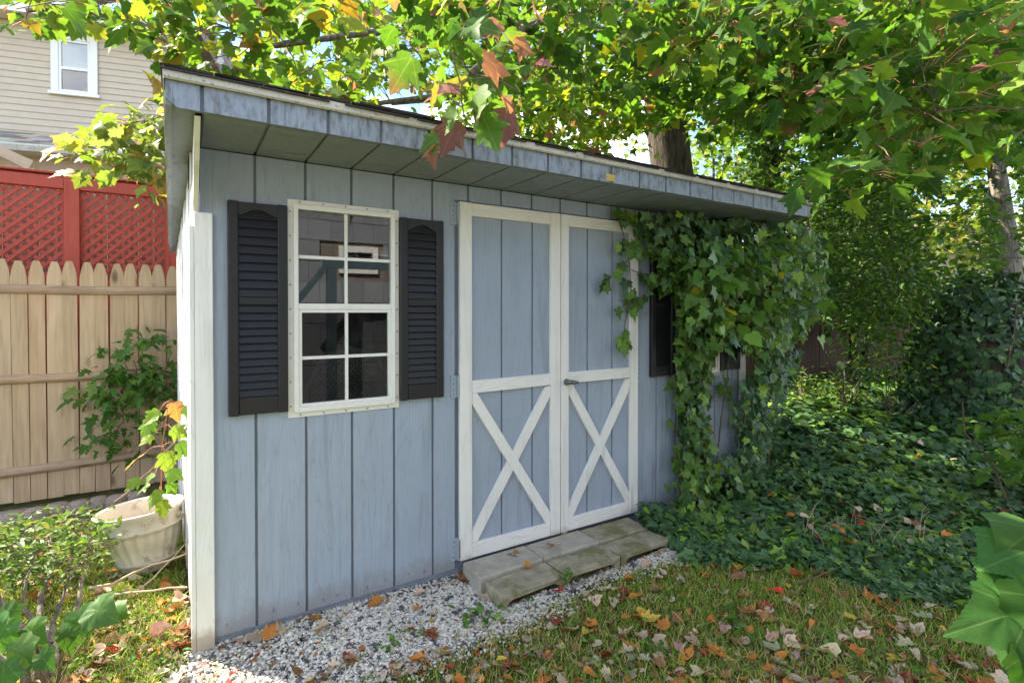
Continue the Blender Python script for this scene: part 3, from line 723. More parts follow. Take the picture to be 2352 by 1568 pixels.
# ---- windows
def window(dx):
    X0, X1, Z0, Z1 = .393 + dx, .898 + dx, .889, 1.849
    w = MB()
    for a, b, c_, d_ in ((X0, X0 + .022, Z0, Z1), (X1 - .022, X1, Z0, Z1), (X0 + .022, X1 - .022, Z1 - .022, Z1), (X0 + .022, X1 - .022, Z0, Z0 + .022)): w.box(a, b, -.006, -.0006, c_, d_)
    win = w.build('window', M['vinyl'], shed)
    f = MB(); a0, a1, c0, c1 = X0 + .022, X1 - .022, Z0 + .022, Z1 - .022
    for a, b, c_, d_ in ((a0, a0 + .02, c0, c1), (a1 - .02, a1, c0, c1), (a0 + .02, a1 - .02, c1 - .02, c1), (a0 + .02, a1 - .02, c0, c0 + .022)): f.box(a, b, -.020, .028, c_, d_)
    f.build('window_frame', M['vinyl'], win, bevel=.0015)
    i0, i1, j0, j1 = a0 + .0205, a1 - .0205, c0 + .0225, c1 - .0205; zm = 1.378
    MB().box(i0, i1, -.017, .018, zm - .012, zm + .014).build('meeting_rail', M['vinyl'], win, bevel=.0015)
    xm = (i0 + i1) / 2
    for (z0, z1, yy, mat, inset) in ((zm + .0145, j1, .004, M['glass'], 0), (j0, zm - .0125, -.001, M['screen'], .014)):
        x0, x1 = i0, i1
        if inset:
            s = MB(); s.box(x0, x0 + inset, -.013, .012, z0, z1); s.box(x1 - inset, x1, -.013, .012, z0, z1); s.box(x0 + inset, x1 - inset, -.013, .012, z1 - inset, z1); s.box(x0 + inset, x1 - inset, -.013, .012, z0, z0 + inset)
            s.build('sash', M['vinyl'], win); x0 += inset; x1 -= inset; z0 += inset; z1 -= inset
        zc = (z0 + z1) / 2; hw = .007
        MB().box(xm - hw, xm + hw, yy - .008, yy + .008, z0, z1).build('muntin', M['vinyl'], win)
        MB().box(x0, xm - hw, yy - .007, yy + .007, zc - hw, zc + hw).box(xm + hw, x1, yy - .007, yy + .007, zc - hw, zc + hw).build('muntin', M['vinyl'], win)
        for xa, xb in ((x0, xm - hw), (xm + hw, x1)):
            for za, zb_ in ((z0, zc - hw), (zc + hw, z1)):
                MB().add([(xa, yy, za), (xb, yy, za), (xb, yy, zb_), (xa, yy, zb_)], [(0, 1, 2, 3)]).build('pane', mat, win)
    s = MB()
    for k in range(9):
        z = Z0 + .05 + k * .107
        for x in (X0 + .010, X1 - .010): s.tube([(x, -.0055, z), (x, -.0085, z)], .0042, 6)
    for k in range(5):
        x = X0 + .05 + k * .1
        for z in (Z0 + .009, Z1 - .009): s.tube([(x, -.0055, z), (x, -.0085, z)], .0042, 6)
    s.build('flange_screws', M['screw'], win)['kind'] = 'stuff'
    return win
window(0); window(WDX)
# ---- shutters
sx0, sx1, sz0, sz1 = 0, .230, .921, 1.815
lo_me = MB().add([(0, -.006, .0), (.150, -.006, .0), (.150, .006, .033), (0, .006, .033), (0, .003, .0), (.150, .003, .0), (.150, .010, .033), (0, .010, .033)], [(0, 1, 2, 3), (7, 6, 5, 4), (0, 4, 5, 1), (2, 6, 7, 3), (1, 5, 6, 2), (0, 3, 7, 4)]).mesh('louvre', M['shutter'])
def shutter(x):
    b = MB().box(x + .03, x + .20, -.012, -.001, sz0 + .02, sz1 - .02).build('shutter', M['shutter'], shed)
    for a in (x, x + .190): MB().box(a, a + .040, -.030, -.0125 if False else -.001, sz0, sz1).build('stile', M['shutter'], b, bevel=.004)
    xa, xb = x + .0402, x + .1898
    MB().box(xa, xb, -.026, -.0125, sz0 + .002, sz0 + .075).build('bottom_rail', M['shutter'], b, bevel=.002)
    zmid = 1.385
    MB().box(xa, xb, -.026, -.0125, zmid, zmid + .032).build('middle_rail', M['shutter'], b, bevel=.002)
    n = 12; top = [(xa + (xb - xa) * i / n, sz1 - .058 + .028 * (math.sin(math.pi * i / n) ** 1.6)) for i in range(n + 1)]
    MB().prism([(xb, sz1 - .002), (xa, sz1 - .002)] + top, 'y', -.026, -.0125).build('top_rail', M['shutter'], b)
    for z0, z1, k in ((sz0 + .078, zmid, 12), (zmid + .034, sz1 - .034, 10)):
        st_ = (z1 - z0) / k
        for i in range(k):
            m = Matrix.Translation((xa, -.0195, z0 + i * st_)) @ Matrix.Diagonal((.1494 / .150, 1, st_ / .0345, 1)); link_mesh('louvre', lo_me, b, m)
    for xx in (x + .02, x + .21):
        for zz in (sz0 + .09, 1.38, sz1 - .06): MB().tube([(xx, -.0295, zz), (xx, -.0335, zz)], .0065, 8).build('screw', M['shutter'], b)
for x in (.160, .899, .160 + WDX, .899 + WDX - .02): shutter(x)

# ---- lawn chair standing inside, seen through the lower panes
ch = thing('plastic_chair', (.78, .55, .03), 'grey plastic chair with a lattice back standing behind the lower window panes', 'chair')
m = MB(); X0, X1, Y0 = .52, 1.02, .42
m.tube([(X0, Y0, .40), (X0 + .02, Y0 - .02, .95), (X0 + .10, Y0 - .03, 1.10), (.77, Y0 - .03, 1.15), (X1 - .10, Y0 - .03, 1.10), (X1 - .02, Y0 - .02, .95), (X1, Y0, .40)], .022, 6)
m.build('back_frame', M['chair'], ch)
for k in range(-9, 10):
    for s in (1, -1):
        a = Vector((.77 + k * .03 - s * .16, Y0 - .02, .78)); b = Vector((.77 + k * .03 + s * .16, Y0 - .02, 1.10))
        cl = MB(); p_, q_ = a.copy(), b.copy()
        def cut(p, q):
            pts = [p.lerp(q, i / 24) for i in range(25)]; ok = [v for v in pts if X0 + .05 < v.x < X1 - .05]
            return (ok[0], ok[-1]) if len(ok) > 2 else None
        r_ = cut(p_, q_)
        if r_: cl.bar(r_[0], r_[1], .008, .006, (0, 1, 0)).build('lattice_slat', M['chair'], ch)
MB().box(X0 + .01, X1 - .01, Y0 - .0, Y0 + .44, .40, .43).build('seat', M['chair'], ch)
for x in (X0 + .03, X1 - .03):
    for y in (Y0 + .01, Y0 + .42): MB().tube([(x, y, .031), (x, y, .40)], .022, 6).build('leg', M['chair'], ch)

# ================================================================== CONCRETE BLOCK STEP
def block(name, x0, x1, y0, y1, z0, z1, label, mat, notch=False, rz=0.0, seed=0):
    cx, cy = (x0 + x1) / 2, (y0 + y1) / 2
    b = thing(name, (cx, cy, z0), label, 'concrete block', 'concrete blocks in front of the shed doors', rz)
    hx, hy, h = (x1 - x0) / 2, (y1 - y0) / 2, z1 - z0; r = random.Random(seed)
    if notch:
        pr = [(-hx, h), (-hx, 0), (-hx + .028, 0), (-hx + .036, h * .44), (-hx + .06, h * .62), (hx - .06, h * .62), (hx - .036, h * .44), (hx - .028, 0), (hx, 0), (hx, h)]
        k = len(pr)
        m = MB(); vs = []
        ys = [-hy, -hy * .4, hy * .3, hy]
        for y in ys: vs += [(x + r.uniform(-.003, .003), y + r.uniform(-.004, .004), z + r.uniform(-.003, .003)) for x, z in pr]
        fs = [tuple(range(k)), tuple(range(4 * k - 1, 3 * k - 1, -1))]
        for s in range(3): fs += [(s * k + i, s * k + i + k, s * k + (i + 1) % k + k, s * k + (i + 1) % k) for i in range(k)]
        m.add(vs, fs)
    else: m = MB().box(-hx, hx, -hy, hy, 0, h)
    m.build('block_body', mat, b, local=True, bevel=.006)
p1, p2 = at_z(1110, 1310, .05), at_z(1320, 1262, .05)
GB = -.04
block('concrete_block', 1.225, 1.605, -.232, -.045, GB, .057, 'pale flat concrete block at the left under the left door', M['concrete2'], seed=1)
block('concrete_block', 1.612, 2.00, -.226, -.04, GB, .053, 'flat concrete block under the meeting of the two doors', M['concrete2'], rz=.01, seed=2)
block('concrete_block', 2.006, 2.39, -.23, -.045, GB, .051, 'flat concrete block half hidden by ivy under the right door', M['concrete'], rz=-.01, seed=3)
block('concrete_block', 1.245, 1.615, -.408, -.238, GB, .040, 'mossy notched block at the left end of the front step', M['concrete'], True, .015, 4)
block('concrete_block', 1.622, 1.995, -.398, -.234, GB, .042, 'mossy notched block in the middle of the front step', M['concrete'], True, -.008, 5)
block('concrete_block', 2.002, 2.385, -.398, -.236, GB, .041, 'mossy notched block at the right end of the front step beside the ivy', M['concrete'], True, .012, 6)

# ================================================================== PICKET FENCE (left, behind the shed)
YFEN = 2.81
pf = thing('picket_fence', (-2, YFEN, -.1), 'pale natural cedar picket fence with rounded picket tops behind the shed corner', 'fence')
pm = []
for k in range(4):
    r = random.Random(k + 5); w = .092
    top = [(.014, 1.752), (.019, 1.748), (.030, 1.715), (.040, 1.675), (.046, 1.63)]
    pr = [(.046, 0.0)] + top[::-1] + [(-x, z) for x, z in top] + [(-.046, 0.0)]
    pr = [(x + r.uniform(-.001, .001), z - .0) for x, z in pr]
    pm.append(MB().prism(pr, 'y', -.008, .008).mesh('picket', M['picket'], bevel=0))
for i in range(46):
    x = -3.62 + i * .0962
    m = Matrix.Translation((x + rnd.uniform(-.001, .001), YFEN + rnd.uniform(-.003, .003), -.07 + rnd.uniform(-.006, .006))) @ Matrix.Rotation(rnd.uniform(-.006, .006), 4, 'Y') @ Matrix.Diagonal((1, 1, 1.034, 1))
    link_mesh('picket', pm[i % 4], pf, m)
for z, s in ((1.515, .004), (.845, 0), (.145, .012)):
    mb = MB(); n = 9
    pr = [(-.010 - .034 * math.sin(math.pi * i / n), -.034 * math.cos(math.pi * i / n)) for i in range(n + 1)]
    L = 4.4; vs = []; secs = 12
    for j in range(secs + 1):
        x = -3.65 + L * j / secs; dz = rnd.uniform(-.006, .006) + s * (j - 6)
        vs += [(x, YFEN + y * rnd.uniform(.96, 1.04), z + zz + dz) for y, zz in pr]
    k = n + 1
    fs = [(j * k + i, j * k + (i + 1) % k, (j + 1) * k + (i + 1) % k, (j + 1) * k + i) for j in range(secs) for i in range(k)] + [tuple(range(k)), tuple(range(secs * k, secs * k + k))]
    mb.add(vs, fs).build('rail', M['rail'], pf, smooth=False)

# dark fence at the far right, deep under the vines
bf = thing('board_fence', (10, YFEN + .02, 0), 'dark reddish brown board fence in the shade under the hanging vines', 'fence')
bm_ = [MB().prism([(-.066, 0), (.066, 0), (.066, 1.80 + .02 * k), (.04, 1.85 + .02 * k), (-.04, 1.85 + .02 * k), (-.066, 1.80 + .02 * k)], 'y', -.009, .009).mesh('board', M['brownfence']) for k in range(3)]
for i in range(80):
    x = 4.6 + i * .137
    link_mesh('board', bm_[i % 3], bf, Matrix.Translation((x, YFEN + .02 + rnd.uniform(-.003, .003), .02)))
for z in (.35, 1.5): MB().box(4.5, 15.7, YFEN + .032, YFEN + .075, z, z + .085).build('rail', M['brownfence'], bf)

# ================================================================== RED LATTICE FENCE (behind the pickets)
YR = 3.25
rf = thing('lattice_fence', (-2, YR, -.1), 'red painted board fence with open lattice top rising behind the cedar pickets', 'fence')
posts = [at_Y(168, 600, YR).x, at_Y(398, 600, YR).x]
gap = posts[1] - posts[0]; posts = [posts[0] - 2 * gap, posts[0] - gap] + posts
zt, zl0, zl1 = at_Y(168, 405, YR).z, 1.62, at_Y(168, 437, YR).z
for x in posts: MB().box(x - .05, x + .05, YR - .05, YR + .05, -.1, zt - .004).build('post', M['red'], rf, bevel=.003)
for a, b in zip(posts, posts[1:]):
    a += .051; b -= .051
    MB().box(a, b, YR - .04, YR + .04, zl1, zt - .02).build('top_rail', M['red'], rf, bevel=.003)
    MB().box(a - .05, b + .05, YR - .055, YR + .055, zt - .003, zt + .016).build('cap_rail', M['red'], rf, bevel=.003)
    MB().box(a, b, YR - .04, YR + .04, zl0 - .09, zl0).build('lower_rail', M['red'], rf, bevel=.003)
    k = int((b - a) / .14)
    for i in range(k):
        w = (b - a) / k; MB().box(a + i * w + .002, a + (i + 1) * w - .002, YR - .01, YR + .01, -.08, zl0 - .0905).build('board', M['red'], rf)
    lat = MB().box(a, a + .012, YR - .014, YR + .012, zl0 + .0005, zl1 - .0005).box(b - .012, b, YR - .014, YR + .012, zl0 + .0005, zl1 - .0005).build('lattice_panel', M['red'], rf)
    H = zl1 - zl0; st_ = .086; L = b - a
    for s, y in ((1, YR - .006), (-1, YR + .002)):
        c0 = -H
        while c0 < L:
            # the slat runs x = c0 + t (s=1) or mirrored
            t0, t1 = max(0, -c0), min(H, L - c0)
            if t1 - t0 > .03:
                xx0, xx1 = a + c0 + t0, a + c0 + t1; z0_, z1_ = zl0 + t0, zl0 + t1
                if s < 0: z0_, z1_ = zl1 - t0, zl1 - t1
                MB().bar((xx0, y, z0_), (xx1, y, z1_), .007, .027, (0, 0, 1)).build('lattice_slat', M['red'], lat)
            c0 += st_
# weathered fence seen through the lattice
gf = thing('weathered_fence', (-2, YR + .5, -.1), 'grey weathered plank fence seen through the holes of the red lattice', 'fence')
gm = [MB().box(-.058, .058, -.009, .009, 0, 2.50 + .01 * k).mesh('plank', M['greyboard']) for k in range(2)]
for i in range(38): link_mesh('plank', gm[i % 2], gf, Matrix.Translation((-3.8 + i * .121, YR + .5 + rnd.uniform(-.004, .004), -.06)))
# ================================================================== TAN HOUSE (left, beyond the fences)
HZ = R(-14.6)
H0 = at_d(170, 150, 9.4)
HU, HN = Vector((math.cos(HZ), math.sin(HZ), 0)), Vector((math.sin(HZ), -math.cos(HZ), 0))     # along the wall, out of the wall
def on_wall(px, py, out=0.0):
    r = ray(px, py); P0 = H0 + HN * out
    P = CAM + r * ((P0 - CAM).dot(HN) / r.dot(HN)); d = P - H0
    return d.dot(HU), P.z
house = thing('house', (H0.x, H0.y, -.1), 'two storey house with tan lap siding and a white framed upstairs window', 'house', rz=HZ)
OZ = -.1                                     # local z = world z - OZ;  local y grows away from us
def L(z): return z - OZ
xR = on_wall(412, 200)[0]; xLft = -6.5
z_eave_r = on_wall(380, 96)[1]; zE = L(on_wall(200, 69)[1])
wall = MB().box(xLft, xR, .02, 6.0, 0, zE).build('wall', M['tan'], house, local=True)
wx0, wz1 = on_wall(117, 73); wx1, _ = on_wall(225, 100); wz0 = on_wall(170, 215)[1]; wz1 = on_wall(170, 80)[1]
wz0, wz1 = L(wz0), L(wz1)
EXP = .1135
k = 0; z = .3
while z < zE - .02:
    z1 = min(z + EXP, zE)
    for a, b in ((xLft, wx0), (wx1, xR)) if (z1 > wz0 and z < wz1) else ((xLft, xR),):
        m = MB().add([(a, .0, z), (b, .0, z), (b, .0, z + .012), (a, .0, z + .012), (a, .014, z1 + .004), (b, .014, z1 + .004), (a, .0195, z), (b, .0195, z), (a, .0195, z1 + .004), (b, .0195, z1 + .004)],
                     [(0, 1, 2, 3), (3, 2, 5, 4), (0, 6, 7, 1), (4, 5, 9, 8), (0, 3, 4, 8, 6), (1, 7, 9, 5, 2)])
        m.build('siding_plank', M['tan'], wall, local=True)
    z += EXP
MB().box(xR - .005, xR + .02, -.012, .02, .3, zE).build('corner_board', M['tan'], house, local=True)
wn_ = MB(); T = .115
wn_.box(wx0, wx0 + T, -.035, -.0, wz0, wz1).box(wx1 - T, wx1, -.035, -.0, wz0, wz1).box(wx0 + T, wx1 - T, -.035, 0, wz1 - T, wz1)
win2 = wn_.build('window', M['vinyl'], house, local=True, bevel=.006)
MB().box(wx0 - .035, wx1 + .035, -.06, 0, wz0 - .055, wz0).build('sill', M['vinyl'], win2, local=True, bevel=.005)
f0, f1, g0, g1 = wx0 + T, wx1 - T, wz0 + .001, wz1 - T; zmid = g0 + (g1 - g0) * .46
fr = MB()
for a, b, c_, d_ in ((f0, f0 + .04, g0, g1), (f1 - .04, f1, g0, g1), (f0 + .04, f1 - .04, g1 - .04, g1), (f0 + .04, f1 - .04, g0, g0 + .05), (f0 + .04, f1 - .04, zmid - .025, zmid + .025)): fr.box(a, b, -.02, .01, c_, d_)
fr.build('frame', M['vinyl'], win2, local=True, bevel=.004)
for z0, z1 in ((g0 + .05, zmid - .025), (zmid + .025, g1 - .04)):
    MB().add([(f0 + .04, .0, z0), (f1 - .04, .0, z0), (f1 - .04, .0, z1), (f0 + .04, .0, z1)], [(0, 1, 2, 3)]).build('pane', M['glass'], win2, local=True)
for i in range(13):
    z = g1 - .06 - i * .036
    if z > zmid: MB().box(f0 + .042, f1 - .042, .006, .012, z - .017, z + .017).build('blind_slat', M['blind'], win2, local=True)
MB().box(f0, f1, .013, .019, g0, g1).build('room_shade_sheet', M['dark'], win2, local=True)  # thin sheet whose dark colour stands in for the unlit room
# soffit, fascia and roof of the main block
MB().box(xLft - .3, xR + .35, -.34, 0.0, zE, zE + .02).build('soffit', M['soff_tan'], house, local=True)
MB().box(xLft - .3, xR + .37, -.37, -.341, zE - .005, zE + .19).build('fascia', M['vinyl'], house, local=True)
MB().prism([(-.36, zE + .191), (3.2, zE + 1.5), (6.6, zE + .191)], 'x', xLft - .32, xR + .36).build('roof', M['greyboard'], house, local=True)
for i in range(16):
    x = xR + .2 - i * .30; MB().box(x, x + .006, -.34, 0, zE - .004, zE - .0005).build('soffit_joint', M['tanwood'], house, local=True)
# low shingled roof over the rear bump-out
def shingled(parent, x0, x1, y0, z0, y1, z1, nrow, w, name='shingle'):
    """courses of tabs climbing from the eave (y0,z0) to (y1,z1), local coordinates"""
    sl = math.atan2(z1 - z0, y1 - y0); LL = math.hypot(y1 - y0, z1 - z0); ex = LL / nrow
    cols = [(.34, .31, .26), (.42, .38, .32), (.24, .22, .19), (.50, .46, .39)]
    base = MB().box(0, w * .985, 0, ex * 1.25, 0, .016); me = None
    mesh = base.mesh(name, M['grey_roof']); a = mesh.attributes.new('col', 'FLOAT_COLOR', 'POINT'); a.data.foreach_set('color', [1.0] * 4 * len(mesh.vertices))
    for r_ in range(nrow):
        i = 0; x = x0 - (w / 2 if r_ % 2 else 0)
        while x < x1 - .02:
            if x >= x0 - .01 or True:
                xx = max(x, x0); sx = (min(x + w, x1) - xx) / w
                if sx > .08:
                    m = Matrix.Translation((xx, y0 + math.cos(sl) * ex * r_, z0 + math.sin(sl) * ex * r_ + .002)) @ Matrix.Rotation(sl - .03, 4, 'X') @ Matrix.Diagonal((sx, 1, 1, 1))
                    o = bpy.data.objects.new(name, mesh); C.objects.link(o); o.parent = parent; o.matrix_basis = m; WM[o] = WM[parent] @ m
                    c = cols[rnd.randrange(4)]; o.color = (*[v * rnd.uniform(.85, 1.1) for v in c], 1)
            x += w
zr1 = L(on_wall(60, 308)[1]); zr0 = zr1 - .42; dep = .95
low = MB().prism([(-dep, zr0 - .02), (-.012, zr1 - .02), (-.012, zr0 - .1), (-dep + .05, zr0 - .1)], 'x', xLft, xR).build('low_roof', M['greyboard'], house, local=True)
shingled(low, -2.2, xR, -dep - .03, zr0, -.02, zr1 + .0, 6, .30)
gt = MB(); pr = [(-dep - .02, zr0 - .02), (-dep - .13, zr0 - .02), (-dep - .135, zr0 - .05), (-dep - .10, zr0 - .13), (-dep - .02, zr0 - .13)]
gt.prism(pr, 'x', xLft, xR + .05).build('gutter', M['drip'], house, local=True)
MB().box(xLft, xR - .05, -dep + .28, -.03, 0, zr0 - .11).build('rear_room', M['tanwood'], house, local=True)
MB().box(xLft, xR - .02, -dep + .0, -.03, zr0 - .135, zr0 - .105).build('low_soffit', M['soff_tan'], house, local=True)
a = on_wall(-60, 318, dep + .5); b = on_wall(74, 378, dep + .5)
yb = -dep - .5
MB().bar((a[0], yb, L(a[1])), (b[0], yb, L(b[1])), .05, .12, (0, 0, 1)).build('gable_board', M['tanwood'], house, local=True)
MB().bar((a[0], yb + .22, L(a[1]) - .06), (b[0] - .05, yb + .22, L(b[1]) - .06), .42, .03, (0, 0, 1)).build('gable_soffit', M['soff_tan'], house, local=True)
# chimney
cx, cz = on_wall(305, 75, -2.5)
c_ = MB().box(cx - .3, cx + .3, 2.2, 2.8, zE, L(cz) + .14).build('chimney', M['brick'], house, local=True)
MB().box(cx - .16, cx + .16, 2.34, 2.66, L(cz) + .14, L(cz) + .34).box(cx - .26, cx + .26, 2.24, 2.76, L(cz) + .34, L(cz) + .37).build('chimney_cap', M['drip'], c_, local=True)
# lower wing to the right, its shingles catching the sky
wing = thing('house_wing', (H0.x + 4, H0.y + 2.5, -.1), 'low wing with a pale shingled roof and white rake board beside the tan house', 'house', rz=R(-10))
WI = WM[wing].inverted()
A, B = WI @ at_d(470, 163, 12.2), WI @ at_d(806, 207, 14.6)
A2, B2 = WI @ at_d(420, 330, 11.0), WI @ at_d(806, 330, 13.4)
y0w = (A2.y + B2.y) / 2; y1w = (A.y + B.y) / 2; x0w, x1w = A.x, B.x; z1w, z0w = (A.z + B.z) / 2, A2.z
MB().box(x0w, x1w - .25, y0w + .3, y1w + 3, 0, z0w - .02).build('wall', M['tan'], wing, local=True)
rw = MB().prism([(y0w, z0w - .03), (y1w, z1w - .03), (y1w * 2 - y0w, z0w - .03)], 'x', x0w, x1w).build('roof', M['greyboard'], wing, local=True)
shingled(rw, x0w, x1w, y0w, z0w, y1w, z1w, 13, .42)
P1, P2 = WI @ at_d(440, 128, 11.3), WI @ at_d(487, 180, 11.3)
MB().bar(P1, P2, .05, .14, (0, 0, 1)).build('rake_board', M['vinyl'], wing, local=True)
Q = P1 + Vector((-2.3, .2, -2.4)); MB().bar(P1, Q, .05, .14, (0, 0, 1)).build('rake_board', M['vinyl'], wing, local=True)
MB().prism([(P2.x - .03, P2.z - .1), (P2.x - .03, P2.z - 1.2), (Q.x + .1, P2.z - 1.2), (P1.x, P1.z - .1)], 'y', P1.y + .04, P1.y + 1.4).build('gable_wall', M['tan'], wing, local=True)
# satellite dish
S = at_d(484, 128, 11.2)
ds = thing('satellite_dish', (S.x, S.y, S.z - .38), 'pale grey satellite dish on a short mast above the shed roof corner', 'satellite dish')
MB().tube([(S.x, S.y, S.z - .46), (S.x, S.y, S.z - .05)], .02, 8).build('mast', M['drip'], ds)
n_ = Vector((.45, -.75, .45)).normalized(); rot = n_.to_track_quat('Z', 'Y').to_matrix().to_4x4()
MB().lathe([(.001, 0), (.10, .008), (.19, .028), (.255, .055), (.25, .062), (.18, .036), (.001, .012)], 20).xf(Matrix.Translation(S) @ rot).build('reflector', M['drip'], ds, smooth=True)
MB().tube([S + rot.to_3x3() @ Vector((0, -.2, .03)), S + rot.to_3x3() @ Vector((0, -.08, .30))], .012, 6).tube([S + rot.to_3x3() @ Vector((0, -.08, .28)), S + rot.to_3x3() @ Vector((0, -.03, .36))], .03, 8).build('feed_arm', M['drip'], ds)

# house beyond the right trees
p = at_d(2160, 560, 15)
h2 = thing('house', (p.x + 2.5, p.y + 2.5, 0), 'pale house whose roof edge shows among the bright trees at the right', 'house', rz=R(-32))
e = WM[h2].inverted() @ p
MB().box(-3.4, 3.5, -2.6, 3, 0, e.z - .05).build('wall', M['soff_tan'], h2, local=True)
MB().prism([(-3.1, e.z - .1), (-3.1, e.z + .06), (0, e.z + 1.3), (3.4, e.z + .06), (3.4, e.z - .1)], 'x', -3.9, 3.9).build('roof', M['greyboard'], h2, local=True)
MB().box(-3.92, 3.92, -3.16, -3.11, e.z - .16, e.z + .07).build('fascia', M['vinyl'], h2, local=True)
w3 = MB().box(-1.6, -.6, -2.65, -2.602, 1.0, 2.0).build('window', M['vinyl'], h2, local=True); MB().box(-1.5, -.7, -2.66, -2.651, 1.1, 1.9).build('pane', M['glass'], w3, local=True)

# grey shingled house behind the camera: it shows in the shed window
YB = -3.75
hb = thing('shingled_house', (2.2, YB - 2, -.05), 'grey wall shingled house facing the shed, mirrored in its window panes', 'house')
wb = MB().box(-2.0, 6.5, YB - 3.5, YB - .012, -.2, 3.1).build('wall', M['greyboard'], hb)
sm = []
b_ = MB().box(0, .243, -.011, .013, 0, .25); b_.v = [(x, y if z < .1 else y - .006, z) for x, y, z in b_.v]
bm2 = b_.mesh('wall_shingle', M['greyshake']); a_ = bm2.attributes.new('col', 'FLOAT_COLOR', 'POINT'); a_.data.foreach_set('color', [1.0] * 4 * len(bm2.vertices))
HBW = (1.61, 1.93, 1.87, 2.05)
cnt = 0
for r_ in range(13):
    for i in range(23):
        x = -.4 + i * .247 - (.12 if r_ % 2 else 0); z = .05 + r_ * .235
        if x + .243 > HBW[0] - .1 and x < HBW[1] + .1 and z + .23 > HBW[2] - .1 and z < HBW[3] + .1: continue
        o = link_mesh('wall_shingle', bm2, wb, Matrix.Translation((x, YB + rnd.uniform(0, .003), z)))
        g = rnd.uniform(.85, 1.12); o.color = (.22 * g, .23 * g, .255 * g, 1); cnt += 1
w4 = MB(); x0, x1, z0, z1 = HBW
w4.box(x0 - .07, x0, YB, YB + .03, z0 - .07, z1 + .07).box(x1, x1 + .07, YB, YB + .03, z0 - .07, z1 + .07).box(x0, x1, YB, YB + .03, z1, z1 + .07).box(x0, x1, YB, YB + .03, z0 - .07, z0)
w4 = w4.build('window', M['vinyl'], hb); MB().box(x0, x1, YB - .01, YB + .004, z0, z1).build('pane', M['glass'], w4)
MB().bar((.98, YB + .5, 1.44), (1.31, YB + .5, 1.86), .06, .06).build('deck_brace', M['teal'], hb)
MB().bar((1.26, YB + .5, 1.86), (3.4, YB + .5, 1.86), .07, .09).build('deck_beam', M['teal'], hb)
MB().bar((1.34, YB + .5, -.1), (1.34, YB + .5, 1.81), .09, .09, (0, 1, 0)).build('deck_post', M['teal'], hb)
MB().prism([(YB - 3.9, 3.1), (YB + .3, 3.1), (YB - 1.8, 4.1)], 'x', -2.3, 6.8).build('roof', M['greyboard'], hb)

# ================================================================== EDGING STONES, PLANTER, STICKS
for k, (px, py, w) in enumerate(((32, 1187, .17), (84, 1179, .165), (133, 1168, .165), (181, 1163, .16), (226, 1153, .15), (268, 1148, .15), (312, 1140, .14))):
    d = ['at the left edge of the picture', 'second from the left edge', 'third from the left edge, above the azalea', 'in the middle of the row',
         'third from the planter', 'second from the planter', 'right behind the planter rim'][k]
    p = at_z(px, py, -.07); gzz = gz1(p.x, p.y)
    s = thing('edging_stone', (p.x, p.y, gzz), 'rounded brown edging stone at the fence foot, ' + d, 'edging stone', 'rounded edging stones along the picket fence')
    r = random.Random(k); prof = [(.001, .085), (.05, .080), (.078, .06), (.086, .03), (.085, -.02)]
    m = MB().lathe([(a * w / .17, b) for a, b in prof], 14, (0, 0, 0), lambda i, j, z: 1 + .05 * math.sin(j * 2.1 + k) + r.uniform(-.02, .02), 1, .8)
    m.xf(Matrix.Rotation(rnd.uniform(-.2, .2), 4, 'Z')); m.build('stone_body', M['stone'], s, local=True, smooth=True)
for k, (px, py, lx, ly) in enumerate(((36, 1163, .20, .09), (108, 1157, .16, .07), (215, 1143, .19, .08))):
    p = at_z(px, py, -.05); gzz = gz1(p.x, p.y)
    s = MB().prism([(p.x - lx / 2, p.y - ly * .4), (p.x + lx * .4, p.y - ly / 2), (p.x + lx / 2, p.y + ly * .3), (p.x - lx * .2, p.y + ly / 2), (p.x - lx * .5, p.y + ly * .3)], 'z', gzz - .03, gzz + .028 + .008 * k)
    o = s.build('slate_slab', M['slate'], None, bevel=.006)
    tag(o, 'flat blue grey stone slab between the edging stones and the pickets, ' + ['nearest the left edge', 'middle one', 'nearest the planter'][k], 'stone slab', 'flat slabs behind the edging stones')

pb = at_z(332, 1296, -.03)
planter = thing('planter', (pb.x, pb.y, -.04), 'cream fluted oval planter tilting beside the shed corner', 'planter')
PT = Matrix.Rotation(R(-7), 4, 'Y') @ Matrix.Rotation(R(3), 4, 'X')
LR = Matrix.Translation((pb.x + .02, pb.y, -.045)) @ Matrix.Rotation(-YAW * .9, 4, 'Z') @ PT
H_ = .335
prof = [(.001, 0), (.105, 0), (.112, .006), (.125, .05), (.131, .052), (.132, .062), (.126, .066), (.150, .14), (.166, .205), (.172, .228), (.178, .231), (.179, .243), (.173, .247), (.178, .30), (.196, .325), (.199, H_), (.192, H_ + .004), (.180, H_ - .01), (.168, .25), (.150, .20), (.001, .195)]
def flute(i, j, z):
    return 1 + (.045 * math.cos(j * math.pi / 2.4) if 6 <= i <= 8 else 0)
m = MB().lathe(prof, 96, (0, 0, 0), flute, 1.12, .84).xf(LR); body = m.build('pot_body', M['planter'], planter, smooth=True)
for ring in range(12):                        # relief fans round the neck band
    th = ring / 12 * 2 * math.pi; m = MB()
    for a in (-.9, -.55, -.2, .2, .55, .9):
        pts = []
        for s in (0, .5, 1):
            dth = th + a * .20 * s * (1 - .25 * s); rr = .1785 + .003 * s; zz = .255 + .036 * s * (1 - .35 * abs(a) * s)
            pts.append((rr * 1.12 * math.cos(dth), rr * .84 * math.sin(dth), zz))
        m.tube(pts, [.0018, .0026, .0016], 4)
    m.xf(LR).build('relief_fan', M['planter'], body)
